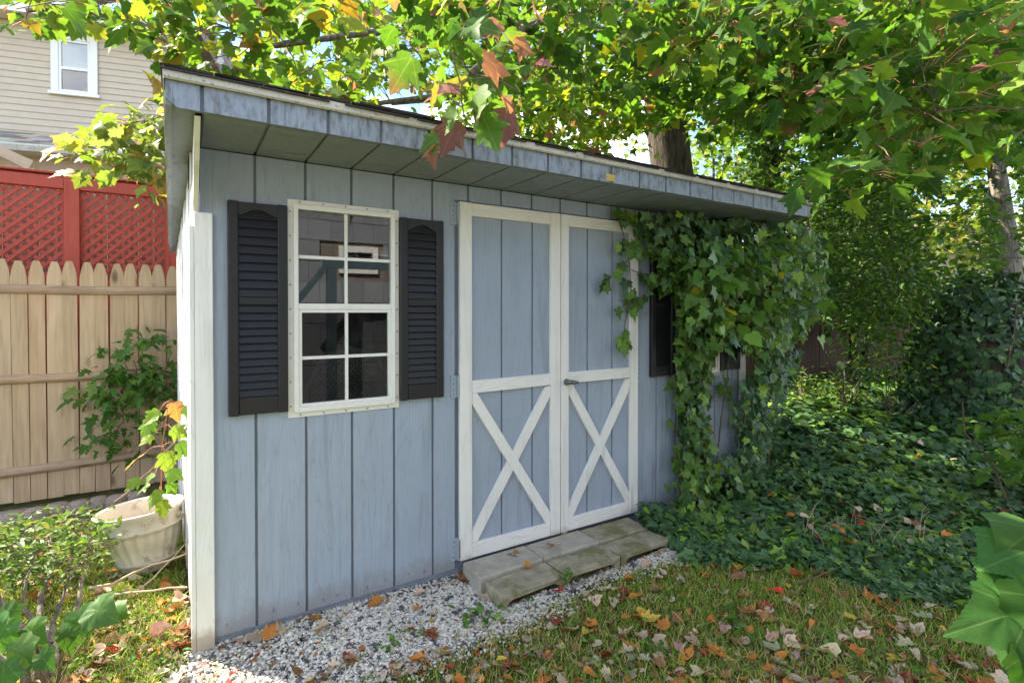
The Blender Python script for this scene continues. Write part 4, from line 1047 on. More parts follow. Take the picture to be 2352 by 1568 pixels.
for zz, rr, nn in ((.237, .180, 74), (.057, .1335, 56)):
    m = MB()
    for k in range(nn):
        th = k / nn * 2 * math.pi; th2 = th + 2 * math.pi / nn * 1.3
        m.tube([(rr * 1.12 * math.cos(th), rr * .84 * math.sin(th), zz - .005), (rr * 1.12 * math.cos(th2), rr * .84 * math.sin(th2), zz + .005)], .0035, 4)
    m.xf(LR).build('rope_band', M['planter'], body)
m = MB().lathe([(.001, .205), (.10, .205), (.105, .225), (.09, .228), (.085, .215), (.001, .215)], 30).xf(LR)
o = m.build('terracotta_saucer', M['terra'], None, smooth=True); tag(o, 'terracotta saucer lying inside the cream planter', 'saucer')

def stick(pts, r0, r1, label, mat='dry'):
    m = MB(); n = len(pts); m.tube(pts, [r0 + (r1 - r0) * k / (n - 1) for k in range(n)], 6)
    o = m.build('stick', M[mat]); tag(o, label, 'stick', 'dry sticks by the planter'); return o
def gp(px, py, h=.0): return at_z(px, py, -.04 + h)
stick(curve(gp(205, 1350, .06), gp(430, 1270, .14), .0, 5, .006) , .007, .0045, 'pale dry stick leaning from the azalea to the shed corner')
stick(curve(gp(225, 1370, .03), gp(430, 1348, .05), .02, 5, .006), .006, .004, 'pale dry stick lying flat below the planter')
stick(curve(gp(330, 1345, .03), gp(432, 1240, .18), -.04, 5, .006), .0045, .0025, 'thin curved stick behind the longer leaning stick')
stick(curve(at_d(265, 1152, 2.9), at_d(436, 975, 2.75), -.03, 6, .006), .008, .003, 'grey bare twig rising past the planter to the shed wall', 'twig')
stick(curve(at_z(1830, 1340, .0), at_z(2000, 1290, .01), .02, 4, .005), .004, .002, 'thin twig on the lawn below the ivy edge', 'twig')
# ================================================================== PLANTS: colours
G_MID, G_DEEP, G_LIME, G_YEL = (.075, .155, .028), (.042, .105, .022), (.17, .26, .03), (.34, .33, .025)
CLEAR = [([(500, 60), (1010, 100), (1000, 200), (700, 190), (520, 150)], .7), ([(-40, 62), (90, 80), (200, 62), (235, 95), (330, 105), (345, 215), (180, 300), (-40, 320)], .03), ([(1400, 322), (1490, 310), (1500, 282), (1590, 280), (1600, 430), (1400, 400)], .08),
         ([(1690, 310), (1860, 300), (1850, 440), (1690, 420)], .3), ([(815, 215), (930, 200), (1000, 275), (920, 285)], .15), ([(430, 30), (500, 20), (585, 120), (550, 175), (470, 165)], .4), ([(600, 90), (700, 70), (830, 130), (800, 160), (640, 150)], .45), ([(170, 420), (390, 425), (390, 600), (100, 600)], .1)]
CLEAR3 = [([(2090, 430), (2235, 370), (2262, 560), (2190, 625), (2100, 590)], .25)]
CLEAR2 = [([(2255, 352), (2320, 352), (2345, 470), (2352, 600), (2352, 770), (2320, 770), (2310, 600), (2290, 470), (2265, 440)], .16)]
def leafy(root, tn, tmpl, lo, centres, per, rad, size, cols, mat, seeds=None, n_parts=0, droop=.45, flat=.6, red=0, redmax=1, sjit=.28, petiole=False, r_max=.012, up=.55, lo_z=5.5, wood='twig'):
    """clusters of leaves round each centre, joined by twigs to the seeds"""
    cs = np.array([tuple(c) for c in centres], float); N = len(cs) * per
    off = rng.normal(0, 1, (N, 3)); off /= np.maximum(1, np.linalg.norm(off, axis=1, keepdims=True) / 1.6)
    off *= np.array([rad, rad, rad * flat]); P = np.repeat(cs, per, 0) + off
    A = hang(N, droop, 1.0, up)
    out = norm(off * np.array([1, 1, .3]))
    A = frames(norm(A[:, :, 1] + out * .9), A[:, :, 2])
    S = size * np.clip(rng.normal(1, sjit, N), .45, 1.5)
    col = palette(N, cols, .2, red, redmax)
    P = P.copy(); kp = np.ones(N, bool)
    px_, py_, z_ = project(P + A[:, :, 1] * (S * .5)[:, None])
    if 1:
        for poly_, keep_ in (CLEAR if root.name.startswith('maple_tree') else []) + CLEAR2 + ([] if 'sunlit' in root.get('label', '') or 'heap' in root.get('label', '') else CLEAR3): kp &= ~(inpoly(px_, py_, poly_) & (rng.random(N) > keep_) & (z_ > .2))
    base_c = np.repeat(cs, per, 0)[kp]; P, A, S, col = P[kp], A[kp], S[kp], col[kp]
    if seeds is not None:
        tw = grow(seeds, cs, .0025, r_max); o = tw.build('twigs', M[wood], root); o['kind'] = 'stuff'
    if petiole:
        m = MB(); px, py, z = project(P)
        for i in np.where((z < 4.2) & (z > .2))[0]:
            b = Vector(P[i]); c = Vector(base_c[i]); d = (c - b) * .45
            m.tube([b, b + d * .5 + Vector((0, 0, .012)), b + d], [.0011, .0012, .0014], 3)
        if m.v: o = m.build('petioles', M['redtwig'], root); o['kind'] = 'stuff'
    leaf_cloud(root, tn, tmpl, lo, P, A, S, col, mat, n_parts, lo_z)
def region(poly, n, d0, d1, power=1.0):
    q = sample_poly(poly, n); u = rng.random(n) ** power
    return [at_d(a, b, d0 + (d1 - d0) * t_) for (a, b), t_ in zip(q, u)]

# ================================================================== BIG MAPLE BEHIND THE SHED
TB = at_Y(1568, 600, 3.7); TX, TY = TB.x, TB.y
maple = thing('maple_tree', (TX, TY, 0), 'big maple behind the shed, its green to yellow leaves hanging over roof and lawn', 'tree')
top = at_Y(1525, 240, 3.7)
tr = MB(); pts = [(TX + .05, TY, -.1), (TX + .03, TY, .5), (TX, TY, 1.4), (TX - .03, TY, 2.4), (top.x, top.y, top.z), (top.x - .15, TY - .1, top.z + 1.5), (top.x - .1, TY, top.z + 3.2)]
tr.tube(pts, [.50, .42, .37, .35, .33, .27, .16], 18)
tr.build('trunk', M['bark'], maple, smooth=True)
zb = top.z
boughs = []
def bough(dst, z_at, r0, mid_up=.12, n=10):
    p0 = Vector((top.x - .05, TY, z_at)); pts = []
    dst = Vector(dst)
    for i in range(n + 1):
        t_ = i / n; p = p0.lerp(dst, t_); p.z += math.sin(math.pi * t_) * (dst - p0).length * mid_up
        if 0 < i < n: p += Vector((rnd.gauss(0, .06), rnd.gauss(0, .06), rnd.gauss(0, .05)))
        pts.append(p)
    MB().tube(pts, [r0 * (1 - .88 * i / n) + .006 for i in range(n + 1)], 8).build('branch', M['bark2'], maple, smooth=True)
    boughs.extend(pts[2:])
bough(at_d(600, 110, 3.0), zb + .6, .075, .06)
bough(at_d(60, 25, 3.3), zb + 1.4, .07, .08)
bough(at_d(1080, 170, 2.1), zb + .8, .065, .07)
bough(at_d(1500, 40, 3.0), zb + 1.2, .075, .05)
bough(at_d(1950, 210, 2.9), zb + .5, .07, .05)
bough(at_d(2300, 120, 2.8), zb + .9, .075, .06)
bough(at_d(900, 240, 5.5), zb + .2, .06, .02)
bough(at_d(300, 330, 4.0), zb + .3, .05, .02)
bough(at_d(2250, 330, 5.5), zb + .3, .07, .03)
bough(at_d(1100, -350, 4.2), zb + 2.2, .08, .06)
bough(at_d(2000, -420, 4.5), zb + 2.4, .08, .04)
bough(at_d(1500, -250, 6.5), zb + 2.8, .08, .05)
bough(at_d(1200, 290, 7.0), zb + .1, .045, .02)
green = [(4, (.085, .18, .03)), (2, G_DEEP), (3, (.13, .235, .035)), (1.2, G_LIME)]
yelgr = [(6, (.20, .29, .03)), (2, (.12, .20, .03)), (1.6, (.27, .30, .03)), (2.5, G_MID), (.12, (.40, .22, .04))]  # yellow-green leaves, with backlit glow put into their brighter tones
turn = [(4, (.13, .21, .03)), (4, G_MID), (1.6, (.27, .30, .03)), (.3, (.34, .22, .04)), (.2, (.26, .08, .05))]
near = []
# far hanging edge first so that all twigs find wood
HOLES = [[(1400, 318), (1510, 318), (1600, 290), (1600, 430), (1400, 400)], [(800, 225), (930, 190), (1000, 270), (930, 285), (830, 260)], [(420, 20), (500, 30), (600, 130), (560, 180), (470, 170)], [(930, 190), (1060, 260), (1040, 300), (960, 285)]]
def thin(cs, keep=.06):
    px, py, _ = project(np.array([tuple(c) for c in cs])); bad = np.zeros(len(cs), bool)
    for h in HOLES: bad |= inpoly(px, py, h)
    return [c for c, b_ in zip(cs, bad) if not b_ or rnd.random() < keep]
C_far = region([(430, 150), (620, 190), (900, 255), (1180, 330), (1480, 400), (1520, 290), (1430, 150), (700, 60), (560, 100)], 130, 4.6, 7.5)
C_far2 = region([(1150, 160), (1480, 220), (1600, 330), (1470, 400), (1200, 330), (1080, 250)], 70, 6.0, 8.5)
C_up = region([(640, -160), (2500, -320), (2500, 180), (1650, 260), (1250, 110), (900, 40), (700, 0)], 230, 4.2, 8.5)
C_rt = region([(1420, 0), (2420, -60), (2420, 330), (2200, 390), (1900, 330), (1640, 280), (1500, 210)], 230, 3.6, 7.2)
C_bk = region([(1620, 60), (2352, 0), (2420, 420), (2200, 470), (1900, 470), (1800, 430), (1720, 330), (1640, 250)], 130, 7.0, 9.5)
C_n1 = region([(840, -60), (1450, -80), (1480, 120), (1300, 190), (1080, 150), (850, 110)], 46, 2.4, 4.2)
C_n2 = region([(1480, -80), (2420, -120), (2420, 300), (2240, 330), (1950, 260), (1760, 160), (1520, 110)], 95, 2.2, 3.8)
leafy(maple, 'maple_leaf_mid', T_MAPLE2, T_MAPLE_LO, thin(C_far + C_far2), 26, .30, .095, yelgr, M['leaf'], boughs, 60, .5, .6, .08, lo_z=4.4)
leafy(maple, 'maple_leaf_mid', T_MAPLE2, T_MAPLE_LO, C_up, 28, .36, .10, green + [(2, G_LIME)], M['leaf'], boughs, 40, .35, .5, .03, lo_z=4.4)
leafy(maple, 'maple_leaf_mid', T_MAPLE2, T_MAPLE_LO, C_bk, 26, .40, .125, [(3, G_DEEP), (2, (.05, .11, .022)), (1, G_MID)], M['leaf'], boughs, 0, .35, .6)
leafy(maple, 'maple_leaf', T_MAPLE, T_MAPLE_LO, C_rt, 27, .30, .098, green, M['leaf'], boughs, 60, .35, .5, .04, lo_z=4.8)
leafy(maple, 'maple_leaf', T_MAPLE, T_MAPLE_LO, C_n1 + C_n2, 17, .21, .083, green + [(.15, G_YEL)], M['leaf'], boughs, 130, .45, .5, .07, petiole=True, r_max=.01)
# the sprigs that hang closest, and the ones already turning
C_n3 = [at_d(a, b, d) for a, b, d in ((1040, 120, 1.95), (1110, 180, 1.9), (1170, 95, 2.1), (1060, 235, 1.95), (1190, 210, 2.1), (1130, 60, 2.2), (1065, 270, 1.95))]
leafy(maple, 'maple_leaf', T_MAPLE, T_MAPLE_LO, C_n3, 6, .10, .095, [(3, (.10, .19, .035)), (1.2, (.34, .14, .14)), (.6, (.25, .20, .06))], M['leaf'], boughs, 30, 1.0, .9, .3, .6, petiole=True, r_max=.008)
C_n4 = [at_d(a, b, d) for a, b, d in ((1985, 385, 2.25), (1930, 400, 2.3), (2050, 370, 2.3), (2010, 330, 2.4), (2110, 330, 2.5), (1860, 250, 2.6), (2200, 300, 2.6))]
leafy(maple, 'maple_leaf', T_MAPLE, T_MAPLE_LO, C_n4, 8, .13, .095, green, M['leaf'], boughs, 40, .5, .6, .15, .5, petiole=True, r_max=.008)
C_tl = region([(0, -50), (330, -60), (640, -60), (820, -40), (900, 120), (700, 190), (540, 150), (430, 120), (360, 60), (250, 30), (0, 20)], 44, 2.3, 3.6)
C_tl += [at_d(a, b, d) for a, b, d in ((385, 120, 2.9), (365, 165, 2.9), (410, 70, 2.8), (345, 185, 3.1), (450, 150, 3.2), (230, 40, 2.7), (280, 60, 2.7), (60, 45, 2.7), (140, 30, 2.8), (180, 55, 2.7))]
leafy(maple, 'maple_leaf', T_MAPLE, T_MAPLE_LO, C_tl, 12, .17, .085, turn, M['leaf'], boughs, 130, .7, .7, .13, .7, petiole=True, r_max=.009)
C_tl2 = region([(460, -60), (860, -60), (1000, 60), (980, 200), (800, 260), (640, 200), (480, 120)], 44, 3.4, 5.5)
leafy(maple, 'maple_leaf_mid', T_MAPLE2, T_MAPLE_LO, thin(C_tl2), 17, .24, .088, yelgr, M['leaf'], boughs, 30, .6, .6, .08)
# low branch behind the shed corner
C_lb = region([(200, 300), (300, 240), (400, 260), (400, 420), (300, 410), (220, 390), (170, 370)], 24, 3.3, 4.0)
leafy(maple, 'maple_leaf', T_MAPLE, T_MAPLE_LO, C_lb, 13, .15, .085, [(3, (.16, .22, .05)), (2, (.22, .27, .12)), (1, (.28, .30, .05)), (.4, (.45, .28, .12))], M['leaf'], boughs, 90, .55, .7, .15, .6, petiole=True, r_max=.01)

# ================================================================== OTHER TREES AND SHRUBS
def tree(name, label, base, height, r0, lean, crown, n, per, rad, size, cols, mat, tn='oval_leaf', tmpl=T_OVAL, lo=T_OVAL_LO, bark='bark2', droop=.3, group=None, n_parts=0):
    t_ = thing(name, base, label, 'tree', group)
    pts = [Vector(base) + Vector((lean[0] * k / 6 + rnd.gauss(0, .04), lean[1] * k / 6, height * k / 6 - (.15 if k == 0 else 0))) for k in range(7)]
    MB().tube(pts, [r0 * (1 - .72 * k / 6) for k in range(7)], 12).build('trunk', M[bark], t_, smooth=True)
    leafy(t_, tn, tmpl, lo, crown, per, rad, size, cols, mat, pts[3:], n_parts, droop, .6, r_max=.04, lo_z=6)
    return t_
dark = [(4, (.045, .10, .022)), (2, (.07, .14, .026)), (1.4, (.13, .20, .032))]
bright = [(3, (.22, .30, .04)), (2, (.32, .36, .05)), (1, (.10, .17, .03)), (.8, (.42, .34, .07))]  # leaf colours raised, so the sunlit glow sits in the colour itself
# ivy-clad trunk right of the maple
p = at_Y(1760, 600, 3.4)
cl = [Vector((p.x + rnd.gauss(0, .38), p.y + rnd.gauss(0, .3), rnd.uniform(1.2, 5.2))) for _ in range(110)]
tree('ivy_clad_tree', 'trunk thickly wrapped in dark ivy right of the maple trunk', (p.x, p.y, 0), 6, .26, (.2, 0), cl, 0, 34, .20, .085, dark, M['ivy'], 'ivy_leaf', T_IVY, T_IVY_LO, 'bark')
# tree at the right edge with a visible forked trunk
p = at_d(2345, 760, 8.4)
q = at_d(2285, 420, 8.4)
c1 = region([(2080, 330), (2352, 300), (2420, 560), (2352, 600), (2150, 470)], 22, 7.0, 9.5) + region([(2000, -200), (2600, -200), (2600, 330), (2100, 330)], 60, 7.5, 10)
tree('shade_tree', 'tree with a bare leaning grey trunk near the right edge', (p.x, p.y, .1), q.z + 1.4 - .1, .26, ((q - p).x * 1.25, (q - p).y * 1.25), c1, 0, 22, .42, .12, [(3, (.09, .16, .03)), (2, (.14, .21, .035)), (1, G_DEEP)], M['leaf'], 'maple_leaf_mid', T_MAPLE2, T_MAPLE_LO)
# canopy depth behind the right half
for k, (px, py, d, n, poly, cols, lab) in enumerate((
    (1990, 640, 10.5, 90, [(1600, -100), (2120, -100), (2120, 420), (1950, 520), (1800, 420), (1640, 300)], green, 'dark green tree standing behind the ivy clad trunk'),
    (2130, 600, 14.0, 110, [(1980, 250), (2260, 200), (2352, 330), (2300, 620), (2100, 600)], bright, 'sunlit yellow green tree in the gap at the right'),
    (2300, 600, 17.0, 120, [(2120, 100), (2500, 60), (2500, 620), (2200, 620)], bright, 'far sunlit tree beyond the pale roof edge'),
    (1640, 600, 15.0, 80, [(1430, 280), (1800, 200), (1900, 420), (1780, 480), (1620, 420)], bright, 'yellow green tree low behind the maple trunk'))):
    b = at_d(px, py, d); b = Vector((b.x, b.y, 0))
    cr = region(poly, n, d - 1.2, d + 1.8)
    cr = [c for c in cr if c.z > .6]
    tree('background_tree', lab, tuple(b), max(3.0, max(c.z for c in cr) * .8), .09, (0, 0), cr, 0, 26, .55, .17, cols, M['leaf'], 'maple_leaf_mid', T_MAPLE2, T_MAPLE_LO, bark='bark', group='trees beyond the garden')
# distant hedge that closes the view at the right (reads as one mass)
cs = [Vector((rnd.uniform(12, 40), rnd.uniform(12, 30), rnd.uniform(.2, 5.5))) for _ in range(420)]
N = len(cs) * 22; P = np.repeat(np.array([tuple(c) for c in cs]), 22, 0) + rng.normal(0, .75, (N, 3))
stuff_obj('far_foliage', cloud_mesh('far_foliage', T_MAPLE_LO, P, hang(N), rng.uniform(.2, .36, N), palette(N, bright + [(2, G_MID)], .25), M['leaf']), None, label='mass of sunlit yellow green foliage far behind the garden', cat='foliage')
# understory shrubs between shed and ivy mound
def shrub(label, px, py, d, crown, per, rad, size, cols, tn='oval_leaf', tmpl=T_OVAL, lo=T_OVAL_LO, mat='leafp', n_parts=0, name='shrub', droop=.3, cat='shrub'):
    b = at_d(px, py, d); b = Vector((b.x, b.y, gz1(b.x, b.y)))
    s = thing(name, tuple(b), label, cat)
    stems = []
    for k in range(4):
        tip = b + Vector((rnd.uniform(-.4, .4), rnd.uniform(-.3, .3), rnd.uniform(.35, .8)))
        pts = curve(b - Vector((0, 0, .05)), tip, 0, 4, .03); MB().tube(pts, [.009, .008, .007, .006, .004], 6).build('stem', M['twig'], s); stems += pts[1:]
    leafy(s, tn, tmpl, lo, crown, per, rad, size, cols, M[mat], stems, n_parts, droop, .7, r_max=.009, lo_z=4.5)
    return s
mid = [(3, (.08, .17, .03)), (2, (.12, .22, .035)), (.8, (.24, .31, .045)), (.15, (.45, .33, .03))]
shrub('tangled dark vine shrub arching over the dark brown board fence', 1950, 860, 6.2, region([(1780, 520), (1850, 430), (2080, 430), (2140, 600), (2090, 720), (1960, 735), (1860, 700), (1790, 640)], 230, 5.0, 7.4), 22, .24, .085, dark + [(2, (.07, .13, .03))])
shrub('leafy green shrub below the sunlit gap left of the ivy mound', 2060, 900, 5.8, region([(1950, 710), (2040, 650), (2085, 760), (2080, 900), (1980, 900)], 70, 5.2, 6.6), 22, .18, .06, mid)
shrub('vine with compound leaves arching in front of the right tree', 2300, 800, 5.5, region([(2140, 520), (2352, 400), (2420, 600), (2352, 600), (2180, 600)], 80, 4.8, 6.2), 20, .22, .075, [(3, (.08, .16, .03)), (2, (.13, .22, .035))])
shrub('low bright green shrub at the foot of the brown fence', 1850, 905, 6.6, region([(1720, 880), (1790, 865), (1960, 860), (2000, 910), (1900, 935), (1740, 920)], 26, 6.0, 7.2), 20, .15, .075, [(3, (.17, .26, .04)), (2, (.10, .19, .03))], tn='heart_leaf', tmpl=T_HEART)
shrub('broad leaved weed patch right of the ivy ground cover', 2330, 1000, 3.6, region([(2260, 985), (2400, 940), (2420, 1120), (2340, 1090), (2290, 1030)], 20, 3.3, 4.4), 16, .14, .07, [(3, (.075, .17, .03)), (1, (.16, .25, .04))], tn='heart_leaf', tmpl=T_HEART)
# white asters
for lab, pts_, d in (('spray of small white asters in front of the dark brown fence', [(1960, 790), (1990, 800), (1950, 830), (1975, 860), (1940, 880)], 6.3), ('low white asters at the back edge of the ivy', [(1700, 965), (1740, 985), (1790, 975)], 5.4)):
    cen = [at_d(a, b, d) for a, b in pts_]; b = cen[0]
    s = thing('aster_plant', (b.x, b.y, gz1(b.x, b.y)), lab, 'aster')
    stem = MB(); fl = MB()
    for c in cen:
        stem.tube(curve((b.x + rnd.uniform(-.1, .1), b.y, gz1(b.x, b.y)), c, 0, 4, .02), [.005, .004, .004, .003, .002], 5)
        for _ in range(16):
            o_ = c + Vector((rnd.gauss(0, .07), rnd.gauss(0, .06), rnd.gauss(0, .05))); n_ = Vector((rnd.gauss(0, .4), -1, rnd.uniform(0, 1))).normalized()
            a_ = n_.orthogonal().normalized(); bb = n_.cross(a_); k0 = len(fl.v); vs = [o_]
            for k in range(10): rr = .013 if k % 2 else .005; vs.append(o_ + (a_ * math.cos(k * .628) + bb * math.sin(k * .628)) * rr)
            fl.add(vs, [(0, 1 + k, 1 + (k + 1) % 10) for k in range(10)])
    stem.build('stems', M['twig'], s); fl.build('flowers', M['petal'], s)['kind'] = 'stuff'

# ================================================================== IVY ON THE SHED
ivyc = [(4, (.065, .15, .025)), (3, (.10, .20, .035)), (1.2, (.036, .095, .026)), (1.0, (.16, .27, .035)), (.05, (.36, .34, .04)), (.8, (.20, .33, .045))]
ivyd = [(4, (.058, .13, .055)), (3, (.078, .165, .058)), (1.3, (.115, .215, .05)), (.9, (.22, .36, .045))]
b = at_Y(1600, 1160, -.1)
ivy = thing('climbing_ivy', (b.x, -.1, 0), 'green ivy climbing over the right window and hanging from the shed eave', 'ivy')
MAIN = [(1500, 560), (1560, 520), (1700, 505), (1850, 520), (1905, 560), (1900, 660), (1860, 760), (1800, 800), (1760, 850), (1700, 800), (1645, 790), (1625, 880), (1632, 1000), (1645, 1150), (1590, 1160), (1575, 1110), (1570, 1000), (1552, 880), (1556, 700), (1520, 640)]
def wall_leaves(px, py, thick, sz, cols, jit=.95, side=.0):
    n = len(px); th = np.abs(rng.normal(0, 1, n)) * np.asarray(thick)
    P = np.array([tuple(at_Y(a, b, -.032 - t_)) for a, b, t_ in zip(px, py, th)])
    ang = rng.normal(side, jit, n); tip = np.stack([np.sin(ang), -np.abs(rng.normal(.25, .25, n)), -np.cos(ang)], 1)
    nr = np.stack([rng.normal(0, .6, n), -np.ones(n), np.abs(rng.normal(.6, .45, n))], 1)
    return P, frames(tip, nr), sz * np.clip(rng.normal(1, .28, n), .5, 1.6), palette(n, cols, .2)
stems = MB()
parts_ = []
q = sample_poly(MAIN, 2050)
thick = .06 + .14 * np.exp(-((q[:, 0] - 1720) / 120) ** 2 - ((q[:, 1] - 680) / 130) ** 2)
parts_.append(wall_leaves(q[:, 0], q[:, 1], thick, .062, ivyc))
q = sample_poly([(1420, 485), (1600, 490), (1850, 512), (1860, 580), (1700, 570), (1560, 560), (1440, 520)], 300); parts_.append(wall_leaves(q[:, 0], q[:, 1], .10, .07, ivyd))
q = sample_poly([(1560, 540), (1880, 540), (1900, 700), (1780, 820), (1560, 800)], 420); parts_.append(wall_leaves(q[:, 0], q[:, 1], .28, .072, ivyc))
q = sample_poly([(1690, 880), (1760, 830), (1840, 800), (1790, 960), (1740, 1100), (1700, 1130)], 420); parts_.append(wall_leaves(q[:, 0], q[:, 1], .10, .062, ivyd))
q = sample_poly([(1550, 880), (1600, 860), (1625, 1000), (1640, 1140), (1580, 1130), (1560, 1000)], 200); parts_.append(wall_leaves(q[:, 0], q[:, 1], .05, .066, ivyd))
q = sample_poly([(1560, 1060), (1700, 1040), (1740, 1130), (1690, 1230), (1600, 1240), (1530, 1200), (1560, 1130)], 230); parts_.append(wall_leaves(q[:, 0], q[:, 1], .17, .062, ivyc))
STR = [([(1420, 480), (1432, 540), (1445, 600), (1450, 680), (1436, 740), (1428, 800)], 26, .03), ([(1500, 560), (1440, 600), (1400, 640), (1395, 665)], 16, .05), ([(1520, 650), (1460, 690), (1420, 690)], 14, .04),
       ([(1430, 560), (1480, 570), (1530, 590)], 20, .05), ([(1450, 620), (1500, 640), (1545, 640)], 22, .05), ([(1855, 500), (1880, 600), (1885, 720), (1900, 810)], 16, .3), ([(1740, 520), (1800, 640), (1820, 760)], 14, .25),
       ([(1660, 860), (1680, 920), (1690, 1000), (1695, 1080)], 18, .03), ([(1548, 860), (1556, 960), (1552, 1050), (1556, 1130)], 24, .03), ([(1885, 720), (1895, 810), (1920, 838), (1945, 842)], 6, .3), ([(1470, 540), (1490, 500), (1530, 495)], 14, .06)]
for path, n, dep_ in STR:
    w = [at_Y(a, b, -.04 - dep_) for a, b in path]; stems.tube(w, [.0035] * (len(w) - 1) + [.002], 5)
    u = rng.random(n) * (len(path) - 1); i = u.astype(int); f = u - i; pa = np.array(path, float)
    pp = pa[i] * (1 - f)[:, None] + pa[i + 1] * f[:, None] + rng.normal(0, 7, (n, 2))
    parts_.append(wall_leaves(pp[:, 0], pp[:, 1], dep_ + .01, .064, ivyc, .7))
for x0 in (1560, 1600, 1650, 1700, 1770):
    w = [at_Y(x0 + rnd.uniform(-15, 15) + k * 6, 1150 - k * 95, -.035) for k in range(7)]; stems.tube(w, [.007, .006, .006, .005, .004, .004, .003], 5)
o = stems.build('stems', M['twig'], ivy); o['kind'] = 'stuff'
P, A, S, col = (np.concatenate([p_[k] for p_ in parts_]) for k in range(4))
leaf_cloud(ivy, 'ivy_leaf', T_IVY, T_IVY_LO, P, A, S, col, M['ivy'], 300, 7)
# second vine with serrated lighter leaves over the ivy
gv = thing('wild_vine', (b.x + .5, -.25, 0), 'light green serrated leaf vine trailing over the ivy beside the shed', 'vine')
gcs = [at_Y(a, b_, -.3 - rnd.uniform(0, .2)) for a, b_ in sample_poly([(1600, 620), (1760, 560), (1860, 560), (1900, 680), (1800, 760), (1700, 760), (1620, 700)], 34)]
leafy(gv, 'vine_leaf', T_HEART, T_HEART, gcs, 7, .09, .072, [(3, (.10, .21, .035)), (2, (.14, .25, .04)), (.2, (.4, .36, .03))], M['leafp'], [at_Y(1700, 900, -.2), at_Y(1640, 640, -.2)], 90, .8, 1.0, lo_z=7)
# ivy on the roof edge
rv_ = thing('roof_ivy', (3.1, -.2, roofz(0)), 'ivy and litter growing on the right end of the shed roof', 'ivy')
P = np.stack([rng.uniform(2.75, 3.75, 150), rng.uniform(-.38, .9, 150), np.zeros(150)], 1); P[:, 2] = roofz(0) + .03 + rng.uniform(0, .10, 150)
leaf_cloud(rv_, 'ivy_leaf', T_IVY, T_IVY_LO, P, hang(150, .1), rng.uniform(.04, .075, 150), palette(150, ivyc, .2), M['ivy'], 40, 7)

# ================================================================== GROUND IVY, IVY MOUND
EDGE = [(1470, 1200), (1540, 1225), (1580, 1262), (1650, 1262), (1760, 1275), (1850, 1262), (1950, 1300), (2080, 1335), (2200, 1345), (2290, 1385), (2420, 1400),
        (2420, 860), (2200, 840), (2000, 890), (1850, 905), (1720, 930), (1690, 1080), (1600, 1130), (1530, 1150), (1480, 1175)]
n = 17000
q = sample_poly(EDGE, n)
W_ = np.array([tuple(at_z(a, b_, .06)) for a, b_ in q]); dist = np.linalg.norm(W_ - NC, axis=1)
keep = (dist < 13) & ((W_[:, 1] < -.04) | (W_[:, 0] > 3.72)); W_ = W_[keep]
ex = np.stack([rng.uniform(2.6, 11, 4000), rng.uniform(-1.0, 2.7, 4000), np.zeros(4000)], 1)       # the rest of the bed, also out of sight
exx, exy, exz = project(np.stack([ex[:, 0], ex[:, 1], gz(ex[:, 0], ex[:, 1]) + .1], 1)); 
ok = (exx > 2352) & (exz > .3) & (ex[:, 1] > -.9 + 0) | ((ex[:, 0] > 3.75) & (ex[:, 1] > .3)); ex = ex[ok]
W_ = np.concatenate([W_, ex]); n = len(W_); dist = np.linalg.norm(W_ - NC, axis=1)
hump = .05 + .07 * np.sin(W_[:, 0] * 2.3 + 1) * np.sin(W_[:, 1] * 2.9) + .03 * np.sin(W_[:, 0] * 6 + W_[:, 1] * 5)
epx, epy, _ = project(W_); near_edge = np.clip((1.0 - (epy - 1180) / 220), .25, 1)
W_[:, 2] = gz(W_[:, 0], W_[:, 1]) + np.clip(hump, 0, 1) * near_edge + rng.uniform(.012, .085, n) * near_edge
nrm = np.stack([rng.normal(0, .38, n), rng.normal(-.28, .36, n), np.ones(n)], 1); th = rng.uniform(0, 6.28, n)
A = frames(np.stack([np.cos(th), np.sin(th), rng.normal(-.1, .2, n)], 1), nrm)
S = np.clip(rng.normal(.060, .016, n), .028, .10) * np.clip(dist / 4.5, 1, 1.5)
yg = (np.sin(W_[:, 0] * 1.9 + 2) * np.sin(W_[:, 1] * 2.3) > .35)
col = palette(n, ivyd, .22); lime = palette(n, [(2, (.10, .19, .03)), (2, (.16, .27, .03)), (1, (.06, .12, .03))], .2); m_ = yg & (rng.random(n) < .5); col[m_] = lime[m_]
gi = thing('ground_ivy', (4.5, 0, .1), 'dark green ivy ground cover spreading from the step to the right edge', 'ivy')
leaf_cloud(gi, 'ivy_leaf', T_IVY, T_IVY_LO, W_, A, S, col, M['ivy'], 300, 4.6)
# mound
mc = at_d(2245, 800, 5.9)
md = thing('ivy_mound', (mc.x, mc.y, .1), 'tall rounded heap of dark ivy in front of the right trees', 'ivy')
n = 5200; u = rng.normal(0, 1, (n, 3)); u = norm(u); u[:, 2] = np.abs(u[:, 2]); 
rad_ = np.array([.86, .72, 1.68]); P = u * rad_ * rng.uniform(.9, 1.05, (n, 1)) * (1 + .10 * np.sin(u[:, :1] * 9) * np.cos(u[:, 2:3] * 7)) + np.array([mc.x + .05, mc.y, gz1(mc.x, mc.y) - .05])
P[:, 0] += np.where(u[:, 0] > 0, (1 - u[:, 2]) * .7, 0)
nr = u / rad_ + rng.normal(0, .35, (n, 3)); tip = np.cross(np.cross(nr, [0, 0, -1.0]), nr) + rng.normal(0, .5, (n, 3))
leaf_cloud(md, 'ivy_leaf', T_IVY, T_IVY_LO, P, frames(tip, nr), np.clip(rng.normal(.078, .018, n), .04, .13), palette(n, [(3, (.045, .10, .048)), (3, (.062, .13, .055)), (1, (.10, .19, .06))], .25), M['ivy'], 80, 4.6)
